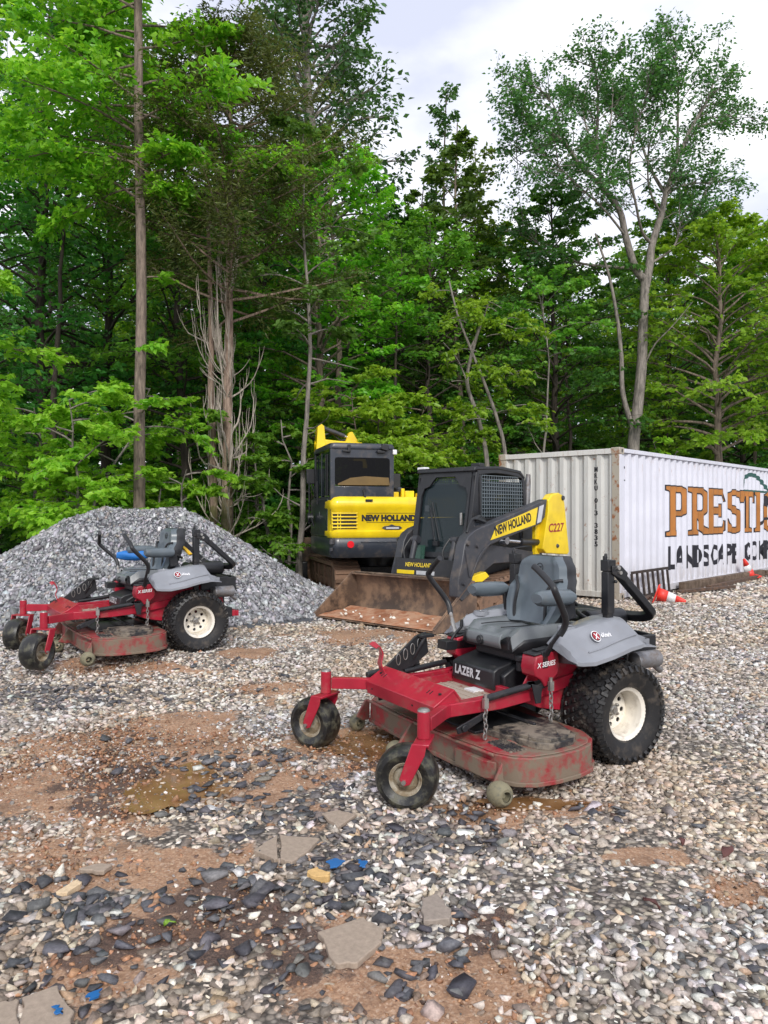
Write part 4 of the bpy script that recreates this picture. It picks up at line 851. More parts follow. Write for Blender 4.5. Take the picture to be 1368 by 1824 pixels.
# things on the far mower
m = MB(); rows = []
for i in range(10):
    u = i / 9; rr = .055 * math.sin(math.pi * (.12 + .76 * u)) ** .5
    rows.append([(.02 * math.sin(u * 9), -.15 + .30 * u, rr * 0) for _ in range(1)] and [((rr * (1 + .15 * math.sin(3 * t + u * 8))) * math.cos(t), -.16 + .32 * u, rr * (1 + .12 * math.sin(4 * t + u * 5)) * math.sin(t)) for t in [2 * math.pi * k / 16 for k in range(16)]])
m.grid(rows, closed=True); m.add(rows[0], [tuple(range(16))]); m.add(rows[-1], [tuple(range(16))])
bl = m.build('rolled_jacket', M['blue'], None, smooth=60); bl.location = at(236, 989, 8.15); bl.rotation_euler = (0, 0, R(100)); tag(bl, 'bright blue rolled jacket tucked behind the seat of the far mower', 'jacket')
e0, e1 = at(320, 970, 8.15), at(340, 988, 8.10); ax_ = (e1 - e0).normalized()
m = MB().tube([e0, e0 + (e1 - e0) * .5 + Vector((0, 0, .004)), e1], 1, sq=(.05, .02)); ys = m.build('yellow_strap', M['yellow_strap'], None, bevel=.003); tag(ys, 'short yellow padded strap between seat and roll bar of the far mower', 'strap')

# ------------------------------------------------------------------ shipping container (x along the long side, y across, origin at the near corner)
cont = empty('shipping_container', (3.97, 12.77, .045), .8205); tag(cont, 'long white shipping container painted with orange brown and black letters', 'container')
CL, CW, CH = 12.19, 2.44, 2.59
def corr_breaks(a, b, flat, slope):
    out = []; x = a
    while x < b - .01:
        for w, d in ((flat, 0), (slope, 1), (flat, 1), (slope, 0)):
            out.append((x, 0 if (w == flat and d == 0) or (w == slope and d == 1) else 1)); x += w
    return out
def prof_at(br, x, y0, dep):
    for i in range(len(br) - 1):
        if br[i][0] <= x <= br[i + 1][0]:
            a, b = br[i], br[i + 1]; t_ = (x - a[0]) / (b[0] - a[0]); return y0 + dep * (a[1] + (b[1] - a[1]) * t_)
    return y0
SB = corr_breaks(.11, CL - .11, .090, .050); SB = [b for b in SB if b[0] < CL - .11] + [(CL - .11, 0)]
EB = corr_breaks(.11, CW - .11, .078, .042); EB = [b for b in EB if b[0] < CW - .11] + [(CW - .11, 0)]
m = MB(); m.grid([[(x, .018 + .046 * d, z) for x, d in SB] for z in (.155, .8, 1.6, 2.50)]); m.build('side_wall', M['cont_side'], cont, smooth=0, fixn=False)
m = MB(); m.grid([[(x, CW - .018 - .046 * d, z) for x, d in SB] for z in (.155, 2.50)]); m.build('side_wall', M['cont_side'], cont, smooth=0)
m = MB(); m.grid([[(.020 + .045 * d, y, z) for y, d in EB] for z in (.13, 1.3, 2.48)]); m.build('end_wall', M['cont_end'], cont, smooth=0)
m = MB(); m.grid([[(CL - .020, y, z) for y, d in EB] for z in (.13, 2.48)]); m.build('end_wall', M['cont_end'], cont, smooth=0)
m = MB(); m.bx(.05, CL - .05, .05, CW - .05, 2.535, 2.56); m.build('roof', M['cont_top'], cont)
m = MB(); m.bx(.12, CL - .12, .0, .07, 2.505, 2.575); m.build('top_rail', M['cont_side'], cont, bevel=.006)
m = MB(); m.bx(.12, CL - .12, CW - .07, CW, 2.505, 2.575); m.build('top_rail', M['cont_side'], cont, bevel=.006)
m = MB(); m.bx(.0, .075, .12, CW - .12, 2.485, 2.575); m.build('top_rail', M['cont_top'], cont, bevel=.006)
m = MB(); m.bx(.12, CL - .12, .0, .07, .03, .155); m.build('bottom_rail', M['cont_side'], cont, bevel=.006)
m = MB(); m.bx(.0, .075, .12, CW - .12, .03, .13); m.build('bottom_rail', M['cont_end'], cont, bevel=.006)
m = MB(); m.bx(.08, CL - .08, .08, CW - .08, .05, .12); m.build('floor', M['rail'], cont)
for (x, y) in ((0, 0), (0, CW), (CL, 0), (CL, CW)):
    sx = 1 if x == 0 else -1; sy = 1 if y == 0 else -1
    m = MB().mat(M['cont_post']).bx(x, x + sx * .06, y + sy * .004, y + sy * .14, .12, CH - .12)
    m.mat(M['cont_side']).bx(x + sx * .004, x + sx * .115, y - sy * 0.0, y + sy * .055, .12, CH - .12); m.build('corner_post', None, cont, bevel=.004)
    for z in (0, CH - .118):
        m = MB(); m.mat(M['cont_post'] if x == 0 else M['cont_side']); m.bx(x - sx * .004, x + sx * .174, y - sy * .004, y + sy * .158, z, z + .118); cc = m.build('corner_casting', None, cont, bevel=.01)
        m = MB(); m.prism([(x + sx * (.088 + .022 * math.cos(t)), z + .059 + .034 * math.sin(t)) for t in [2 * math.pi * k / 14 for k in range(14)]], 'y', y - sy * .0055, y - sy * .0065); m.build('casting_hole', M['decal_black'], cc)
if True:
    m = MB()
    for x in (.02, 5.6, CL - .3): m.bx(x, x + .22, .02, .30, -.06, 0); m.bx(x, x + .22, CW - .3, CW - .02, -.06, 0)
    m.build('support_block', M['timber'], cont, bevel=.006)
def drape(me, br, y0, dep, off, mat, name, parent, axis='side'):
    "lay a flat mesh (x = along wall, y = height) on the corrugated wall"
    bm = bmesh.new(); bm.from_mesh(me)
    xs = [v.co.x for v in bm.verts]; lo, hi = min(xs), max(xs)
    for b, _ in br:
        if lo < b < hi: bmesh.ops.bisect_plane(bm, geom=bm.verts[:] + bm.edges[:] + bm.faces[:], plane_co=(b, 0, 0), plane_no=(1, 0, 0))
    for v in bm.verts:
        x, z = v.co.x, v.co.y; yy = prof_at(br, x, y0, dep) - off
        v.co = (x, yy, z) if axis == 'side' else (yy, x, z)
    m2 = bpy.data.meshes.new(name); bm.to_mesh(m2); bm.free(); m2.materials.append(mat); o = bpy.data.objects.new(name, m2); COL.objects.link(o); o.parent = parent; return o
def poly_curve(polys, offset=0.0):
    cu = bpy.data.curves.new('outline', 'CURVE'); cu.dimensions = '2D'; cu.fill_mode = 'BOTH' if False else 'BOTH'; cu.offset = offset
    for P in polys:
        s_ = cu.splines.new('POLY'); s_.points.add(len(P) - 1); s_.use_cyclic_u = True
        for q, (a, b) in zip(s_.points, P): q.co = (a, b, 0, 1)
    o = bpy.data.objects.new('outline', cu); COL.objects.link(o); dg = bpy.context.evaluated_depsgraph_get(); me = bpy.data.meshes.new_from_object(o.evaluated_get(dg)); bpy.data.objects.remove(o); return me
# slab-serif capitals on a 10 x 14 grid (y up)
LET = {
 'P': [[(0, 0), (4.6, 0), (4.6, 1), (3.9, 1.4), (3.9, 5.6), (8.4, 5.6), (9.6, 6.4), (9.6, 13.2), (8.6, 14), (0, 14), (0, 13), (1, 12.4), (1, 1.4), (0, 1)], [(3.9, 7), (3.9, 12.4), (6.4, 12.4), (7, 11.6), (7, 7.8), (6.4, 7)]],
 'R': [[(0, 0), (4.3, 0), (4.3, 1), (3.5, 1.4), (3.5, 4.9), (4.4, 4.2), (4.8, 2.6), (6.4, .5), (7, 0), (10.4, 0), (10.6, 1.2), (8.8, 2), (7.4, 3.8), (7, 5.4), (8.6, 6), (9.2, 7), (9.2, 12.6), (8.2, 14), (0, 14), (0, 13), (1, 12.4), (1, 1.4), (0, 1)], [(3.5, 7), (3.5, 12.4), (6.1, 12.4), (6.8, 11.4), (6.8, 7.8), (6.2, 7)]],
 'E': [[(0, 0), (9, 0), (10, 1), (10, 3.8), (9, 4.2), (7.8, 1.9), (3.6, 1.9), (3.6, 6.2), (6, 6.2), (6.3, 5.3), (7.4, 5.3), (7.4, 9.2), (6.3, 9.2), (6, 8.2), (3.6, 8.2), (3.6, 12.2), (7.6, 12.2), (9, 10), (10, 10.4), (9.4, 14), (0, 14), (0, 13), (1, 12.4), (1, 1.4), (0, 1)]],
 'S': [[(.4, 0), (1.4, .4), (3.2, -.1), (7.2, -.1), (9.6, 1.2), (10, 3.4), (9.4, 6.6), (7, 8), (4, 9), (3, 10), (3, 11.4), (4.4, 12.4), (6.4, 12.4), (8, 11.8), (8.8, 10), (9.8, 10), (9.8, 14), (8.8, 14), (8, 13.6), (6.4, 14.1), (3.6, 14.1), (1, 12.8), (.3, 10.8), (.6, 8.6), (2.4, 7.2), (6, 5.8), (7.2, 4.6), (7, 2.8), (5.4, 1.6), (3.6, 1.7), (1.6, 3), (1.3, 4.4), (.3, 4.4)]],
 'T': [[(2.6, 0), (7.4, 0), (7.4, 1), (6.5, 1.4), (6.5, 12.2), (8.2, 12.2), (9, 10.2), (10, 10.2), (10, 14), (0, 14), (0, 10.2), (1, 10.2), (1.8, 12.2), (3.5, 12.2), (3.5, 1.4), (2.6, 1)]],
 'I': [[(0, 0), (5, 0), (5, 1), (4, 1.4), (4, 12.6), (5, 13), (5, 14), (0, 14), (0, 13), (1, 12.6), (1, 1.4), (0, 1)]],
 'G': [[(3, 0), (7, 0), (8, .8), (9, 0), (10, 0), (10, 7), (5.6, 7), (5.6, 5.6), (6.6, 5.2), (6.6, 2.4), (5.6, 1.6), (4.4, 1.6), (3.2, 3), (3, 7), (3.2, 11), (4.4, 12.3), (6.2, 12.3), (7.6, 11.6), (8.8, 9.6), (9.8, 9.6), (9.8, 14), (8.8, 14), (8, 13.4), (6.4, 14.1), (3.2, 14.1), (1, 12.2), (.2, 9), (.2, 5), (1, 1.8)]]}
sgn_y = .018
for ch, u0, wd in (('P', 2.03, .94), ('R', 3.12, 1.0), ('E', 4.14, .98), ('S', 5.26, .92), ('T', 6.22, .86), ('I', 7.10, .50), ('G', 7.72, .95), ('E', 8.80, .95)):
    gw = 5.0 if ch == 'I' else 10.0; sx, sz = wd / gw, .945 / 14
    P = [[(u0 + a * sx, 1.045 + b * sz) for a, b in q] for q in LET[ch]]
    drape(poly_curve(P, .022), SB, .018, .046, .0025, M['black_letter'], 'letter_outline', cont)
    drape(poly_curve(P, -.004), SB, .018, .046, .0050, M['brown_letter'], 'letter', cont)
def draped_text(s, x0, z0, h, w, off, mat, name, **k):
    me = text_mesh(s, h / .73, width=w, **k); 
    zs = [v.co.y for v in me.vertices]; zl, zh = min(zs), max(zs)
    for v in me.vertices: v.co.x += x0; v.co.y = z0 + (v.co.y - zl) * h / (zh - zl)
    return drape(me, SB, .018, .046, off, mat, name, cont)
u = 2.06
for i, (ch, w) in enumerate(zip('LANDSCAPE', (.30, .40, .38, .36, .36, .34, .40, .34, .30))):
    draped_text(ch, u, .40 - .006 * i, .45, w, .003, M['black_letter'], 'small_letter', offset=.022); u += w + .085
u = 6.45
for i, (ch, w) in enumerate(zip('COMPANY', (.36, .40, .42, .36, .40, .40, .40))):
    draped_text(ch, u, .36, .46, w, .003, M['black_letter'], 'small_letter', offset=.022); u += w + .09
ar_o = [(6.30, 2.02), (6.34, 2.13), (6.50, 2.24), (6.72, 2.30), (7.0, 2.31), (7.3, 2.26), (7.6, 2.16), (7.85, 2.06), (8.05, 2.0), (9.6, 2.0), (9.6, 2.06), (8.2, 2.06), (8.0, 2.13), (7.65, 2.27), (7.3, 2.37), (6.95, 2.41), (6.6, 2.38), (6.36, 2.28), (6.30, 2.22)]
drape(poly_curve([[(6.30, 1.975), (9.6, 1.975), (9.6, 2.025), (6.30, 2.025)]]), SB, .018, .046, .004, M['green_letter'], 'logo_baseline', cont)
drape(poly_curve([[(a, b + .03) for a, b in ar_o]]), SB, .018, .046, .003, M['green_letter'], 'logo_arch', cont)
drape(poly_curve([[(7.75, 1.84), (7.9, 1.92), (8.2, 1.86), (8.3, 1.7), (8.0, 1.62), (7.8, 1.7)]]), SB, .018, .046, .008, M['black_letter'], 'logo_emblem', cont)
drape(poly_curve([[(7.55, 1.22), (7.75, 1.36), (8.1, 1.40), (8.4, 1.30), (8.1, 1.33), (7.8, 1.30), (7.62, 1.18)]]), SB, .018, .046, .008, M['black_letter'], 'logo_stroke', cont)
# number down the end wall
for i, ch in enumerate('MRKU 013 3835'):
    if ch == ' ': continue
    me = text_mesh(ch, .118, width=.088 if ch != '1' else .03, offset=.003)
    for v in me.vertices: v.co.x = .495 - v.co.x + (0 if ch != '1' else -.02); v.co.y += 2.19 - i * .1075
    drape(me, EB, .020, .045, .003, M['black_letter'], 'number', cont, axis='end')
me = text_mesh('4 L 1', .09, width=.04)
drape(poly_curve([[(.27, 2.24), (.33, 2.24), (.33, 2.28), (.27, 2.28)], [(.27, 2.15), (.29, 2.15), (.29, 2.2), (.27, 2.2)], [(.29, 2.03), (.34, 2.03), (.34, 2.05), (.29, 2.05)]]), SB, .018, .046, .003, M['decal_black'], 'small_marking', cont)

CM = Matrix.Translation(cont.location) @ Matrix.Rotation(.8205, 4, 'Z')
def cw(x, y, z=0): v = CM @ Vector((x, y, 0)); return Vector((v.x, v.y, float(gz(v.x, v.y)) + z))
# bits lying along the container
rk = empty('steel_rack', cw(.95, -.14), .8205); tag(rk, 'dark barred steel rack leaning against the white container', 'rack')
m = MB(); m.tube([(-.80, 0, .47), (.82, .05, .47)], 1, sq=(.03, .045)); m.build('rack_rail', M['rack'], rk, bevel=.003)
m = MB(); m.tube([(-.80, -.05, .05), (.80, -.04, .05)], 1, sq=(.035, .04)); m.build('rack_rail', M['rack'], rk, bevel=.003)
for k in range(8):
    x = -.78 + k * .21; MB().tube([(x, -.04, .0), (x, .01, .45)], 1, sq=(.028, .05)).build('rack_bar', M['rack'], rk, bevel=.002)
o = MB().tube([cw(1.7, -.30, .05), cw(3.3, -.75, .06)], 1, sq=(.10, .05)).build('steel_bar', M['rail'], None, bevel=.004); tag(o, 'flat brown steel bar lying beside the fallen cone', 'steel bar')
o = MB().tube([cw(2.3, -.14, .09), cw(6.9, -.20, .09)], 1, sq=(.12, .16)).build('timber_beam', M['timber'], None, bevel=.006); tag(o, 'long weathered timber beam lying against the base of the container', 'timber beam')
o = MB().tube([cw(2.9, -.42, .05), cw(6.2, -.34, .06)], 1, sq=(.09, .07)).build('steel_bar', M['rail'], None, bevel=.004); tag(o, 'long rusty rail lying just before the timber beam', 'steel bar')
o = MB().tube([cw(6.9, -.25, .10), cw(10.5, -.30, .06)], 1, sq=(.10, .10)).build('timber_beam', M['timber'], None, bevel=.006); tag(o, 'dark timber beam beyond the leaning cone at the right edge', 'timber beam')
o = MB().tube([cw(-.35, -.50, .04), cw(.55, -.28, .05)], 1, sq=(.08, .05)).build('timber_beam', M['rail'], None, bevel=.004); tag(o, 'short dark timber in the gravel below the container corner', 'timber beam')
def cone(name, loc, rot, lab, crush):
    root = empty(name, loc); root.rotation_euler = rot; tag(root, lab, 'traffic cone', 'red and white traffic cones')
    def rings(zs):
        rws = []
        for z, r_ in zs: rws.append([(r_ * math.cos(t) * (1 + crush * .25 * math.sin(2 * t + z * 9)), r_ * math.sin(t) * (1 - crush * .3 * (z / .45)), z) for t in [2 * math.pi * k / 24 for k in range(24)]])
        return rws
    rr = lambda z: .115 - .088 * (z / .46)
    MB().grid(rings([(z, rr(z)) for z in (.015, .10, .17)]), closed=True).grid(rings([(z, rr(z)) for z in (.30, .40, .46)] + [(.465, .015)]), closed=True).build('cone_body', M['cone'], root, solid=.004)
    MB().grid(rings([(z, rr(z) + .001) for z in (.17, .24, .30)]), closed=True).build('white_band', M['conewhite'], root, solid=.004)
    rws = [[(s * (1 - .0) * a, s * b, .0 + .035 * crush * math.sin(3 * a * 9) + .002) for a, b in ((-.16, -.16), (0, -.17), (.16, -.16), (.17, 0), (.16, .16), (0, .17), (-.16, .16), (-.17, 0))] for s in (.6, 1.0)]
    MB().grid(rws, closed=True).build('cone_base', M['cone'], root, solid=.02, bevel=.004)
g = gpt(1172, 1072); cone('traffic_cone', (g[0] - .02, g[1], .17), (0, R(103), R(-24)), 'red and white traffic cone lying on its side at the container corner', .5)
g = gpt(1337, 1032); cone('traffic_cone', (g[0], g[1], .10), (R(8), R(-28), R(10)), 'crumpled red traffic cone leaning on the container further right', 1.0)

# ------------------------------------------------------------------ compact track loader
sk = empty('track_loader', (-.114, 9.122, .139), 3.951); tag(sk, 'yellow and black track loader with its muddy bucket on the gravel', 'loader')
B0, B1 = -1.10, .93
bk = [(-.02, .02), (-.62, .02), (-.73, .07), (-.79, .20), (-.79, .40), (-.735, .56)]
m = MB(); th = .02; inner = [(-.02, .035), (-.61, .04), (-.70, .085), (-.765, .20), (-.765, .40), (-.72, .55)]
m.prism(bk + inner[::-1], 'y', B0 + .012, B1 - .012); m.bx(-.78, -.66, B0 + .012, B1 - .012, .545, .565)
bko = m.build('bucket', M['rust'], sk, bevel=.004)
for y in (B0, B1):
    s = 1 if y > 0 else -1
    m = MB(); m.prism([(.0, .015), (.02, .03), (.0, .085), (-.665, .575), (-.74, .57), (-.80, .42), (-.80, .19), (-.73, .06), (-.62, .01)], 'y', y, y - s * .012); m.tube([(.01, y, .06), (-.70, y, .575)], 1, sq=(.03, .014)); m.build('bucket_side', M['rust'], bko, bevel=.003)
rows = []
for i in range(14):
    x = -.03 - .60 * i / 13; row = []
    for j in range(40):
        y = B0 + .03 + (B1 - B0 - .06) * j / 39; row.append((x, y, .045 + .022 * (i / 13) ** 2 * 3 + .03 * float(_vn(x * 10, y * 10, 1.2, 61)) * min(1, i / 3)))
    rows.append(row)
MB().grid(rows).build('mud_layer', M['mud'], bko, smooth=60)
m = MB()
for k in range(26): m.box((random.uniform(-.55, -.08), random.uniform(B0 + .1, B1 - .1), .085), (random.uniform(.02, .05), random.uniform(.02, .04), .02), (random.random(), random.random(), random.random() * 3))
m.build('loose_stone', M['rim'], bko, bevel=.006); 
for me_ in [bpy.data.objects[-1]] if False else []: pass
m = MB(); y = B0 + .05
while y < B1 - .1:
    w = random.uniform(.12, .35); m.box((-.72 + random.uniform(-.01, .01), y + w / 2, .575), (.10, w * .96, .016), (random.uniform(-.04, .04), random.uniform(-.05, .05), random.uniform(-.03, .03))); y += w
m.build('dried_mud', M['timber'], bko, bevel=.004)
# hull
YC = .04
m = MB(); m.prism([(-1.08, .28), (-1.08, .62), (-1.30, .86), (-2.70, .95), (-2.86, .80), (-2.86, .32), (-2.6, .24), (-1.25, .24)], 'y', -.52 + YC, .52 + YC); m.build('chassis', M['blackmetal'], sk, bevel=.02)
m = MB(); m.prism([(-2.35, .95), (-2.35, 1.30), (-2.55, 1.34), (-2.88, 1.22), (-2.92, .95)], 'y', -.50 + YC, .50 + YC); m.build('engine_hood', M['charcoal'], sk, bevel=.03)
m = MB(); m.bx(-1.09, -.86, -.46, .56, .42, .66); m.box((-.855, .05, .66), (.03, 1.0, .26), (0, -.12, 0)); qa = m.build('quick_attach', M['blackmetal'], sk, bevel=.008)
m = MB(); m.bx(-.838, -.830, -.40, -.10, .585, .635); m.build('yellow_strip', M['yellow'], qa, bevel=.002)
m = MB(); m.bx(-.838, -.830, -.06, .24, .585, .635); m.build('pale_label', M['silver'], qa, bevel=.002)
lettering('NEW HOLLAND', .075, M['yellow'], qa, (-.832, -.25, .685), (0, 1, 0), (-.12, 0, 1), width=.44, offset=.0015)
# cab
c0, c1 = -.41, .50
def bar(m, a, b, w=.055, h=.055): m.tube([a, b], 1, sq=(w, h))
m = MB()
for y in (c0, c1):
    bar(m, (-1.16, y, .74), (-1.36, y, 1.90), .06, .07); m.tube(bez([(-1.36, y, 1.90), (-1.8, y, 1.935), (-2.30, y, 1.90), (-2.42, y, 1.80), (-2.47, y, 1.30)], 5), 1, sq=(.055, .06)); bar(m, (-1.27, y, 1.28), (-2.47, y, 1.30), .05, .05); bar(m, (-1.44, y, .90), (-1.43, y, 1.92), .04, .04)
bar(m, (-1.36, c0, 1.90), (-1.36, c1, 1.90), .06, .08); bar(m, (-2.44, c0, 1.78), (-2.44, c1, 1.78)); bar(m, (-1.17, c0, .78), (-1.17, c1, .78), .05, .08)
cab = m.build('cab_frame', M['blackmetal'], sk, bevel=.008)
m = MB(); m.prism([(-1.28, 1.915), (-1.30, 1.975), (-1.9, 2.0), (-2.34, 1.96), (-2.46, 1.86), (-2.42, 1.85), (-2.3, 1.92), (-1.8, 1.955), (-1.36, 1.93)], 'y', c0 - .035, c1 + .035); m.build('cab_roof', M['blackmetal'], cab, bevel=.012)
# front door: frame plate with a notched pane
def FX(z): return -1.145 - (z - .74) * .172
fo_ = [(c0 + .03, .80), (c1 - .03, .80), (c1 - .03, 1.90), (c0 + .03, 1.90)]
pn = [(-.30, .86), (.38, .86), (.42, .95), (.44, 1.60), (.40, 1.70), (.30, 1.73), (.24, 1.80), (.20, 1.85), (-.12, 1.85), (-.17, 1.80), (-.22, 1.73), (-.31, 1.70), (-.345, 1.60), (-.34, .95)]
def dense(P, k=3): return [(P[i][0] + (P[(i + 1) % len(P)][0] - P[i][0]) * j / k, P[i][1] + (P[(i + 1) % len(P)][1] - P[i][1]) * j / k) for i in range(len(P)) for j in range(k)]
pd = dense(pn, 3); cy_, cz_ = .045, 1.35; outr = []
for (y, z) in pd:
    dy, dz = y - cy_, z - cz_; k = min((c1 - .03 - cy_) / abs(dy) if abs(dy) > 1e-6 else 9, .555 / abs(dz) if abs(dz) > 1e-6 else 9); outr.append((cy_ + dy * k, cz_ + dz * k))
m = MB(); m.grid([[(FX(z), y, z) for y, z in pd], [(FX(z), y, z) for y, z in outr]], closed=True); m.build('door_frame', M['black'], cab, solid=.03, smooth=0)
m = MB(); m.add([(FX(z) - .012, y, z) for y, z in pn], [tuple(range(len(pn)))]); m.build('windscreen', M['glass'], cab, smooth=0)
m = MB()
for (y, z) in pd[::2]: m.lathe([(0, .009), (.008, .007)], (FX(z) + .002, cy_ + (y - cy_) * 1.07, cz_ + (z - cz_) * 1.035), 'x', 8)
m.build('door_bolt', M['steel'], cab)
m = MB(); m.tube([(FX(.98) + .03, -.02, .98), (FX(1.45) + .02, -.17, 1.45)], .010, 6); m.tube([(FX(1.0) + .025, .05, 1.02), (FX(1.5) + .02, -.15, 1.52)], .007, 6); m.box((FX(1.0) + .03, .0, .98), (.05, .08, .06)); m.build('wiper', M['blackmetal'], cab)
m = MB(); m.box((FX(1.35) + .02, .36, 1.30), (.03, .03, .16)); m.build('door_handle', M['steel'], cab, bevel=.004)
m = MB(); m.box((FX(1.48) - .02, -.27, 1.44), (.01, .06, .08)); m.build('cab_sticker', M['white'], cab)
m = MB(); m.bx(-1.35, -1.30, -.40, -.12, .80, 1.0) if False else m.box((-1.10, -.28, .80), (.015, .24, .30), (0, -.15, 0)); m.build('green_footwell_pane', glass('greenish_pane', (.05, .12, .09), .05, .8), cab)
m = MB(); m.bx(-2.1, -1.75, -.18, .25, .95, 1.05); m.box((-2.12, .04, 1.30), (.10, .42, .55), (0, -.15, 0)); m.box((-1.6, -.25, 1.15), (.06, .06, .25)); m.box((-1.6, .32, 1.15), (.06, .06, .25)); m.box((-1.7, -.30, 1.02), (.35, .08, .04)); m.build('operator_seat', M['black'], cab, bevel=.02)
m = MB(); m.bx(-2.44, -2.40, c0 + .03, c1 - .03, 1.32, 1.76); m.build('rear_window', M['darkglass'], cab)
# side mesh screens
for y in (c0 - .012, c1 + .012):
    m = MB()
    for k in range(18):
        x = -1.47 - .054 * k; zt = 1.875 if x > -2.25 else 1.875 - (-2.25 - x) * .45
        m.box((x, y, (1.32 + zt) / 2), (.007, .007, zt - 1.32))
    for k in range(12):
        z = 1.34 + .048 * k; xr = -2.44 if z < 1.74 else -2.44 + (z - 1.74) * .7; m.box(((-1.46 + xr) / 2, y + .004, z), (abs(xr + 1.46), .006, .008))
    m.build('mesh_screen', M['mesh_grey'], cab, smooth=0)
    MB().bx(-1.46, -2.42, y * .97, y * .97 + .004, 1.32, 1.80).build('side_window', M['glass'], cab)
    MB().bx(-1.46, -1.30, y * .98, y * .98 + .006, 1.32, 1.86).build('side_panel', M['blackmetal'], cab)
    MB().prism([(-1.24, .80), (-1.32, 1.26), (-2.47, 1.28), (-2.5, .92)], 'y', y, y * .96).build('cab_side', M['charcoal'], cab, bevel=.006)
m = MB(); m.tube([(-2.52, .50, 1.2), (-2.56, .50, 1.80), (-2.58, .50, 1.92)], [.045, .045, .03], 12); m.build('exhaust_stack', M['muffler'], sk)
m = MB(); m.box((-1.40, c0 - .02, 1.985), (.10, .14, .04)); m.build('work_light', M['white'], cab, bevel=.01)
m = MB(); m.box((-1.45, c1 - .04, 2.0), (.12, .14, .05)); m.build('work_light', M['blackmetal'], cab, bevel=.01)
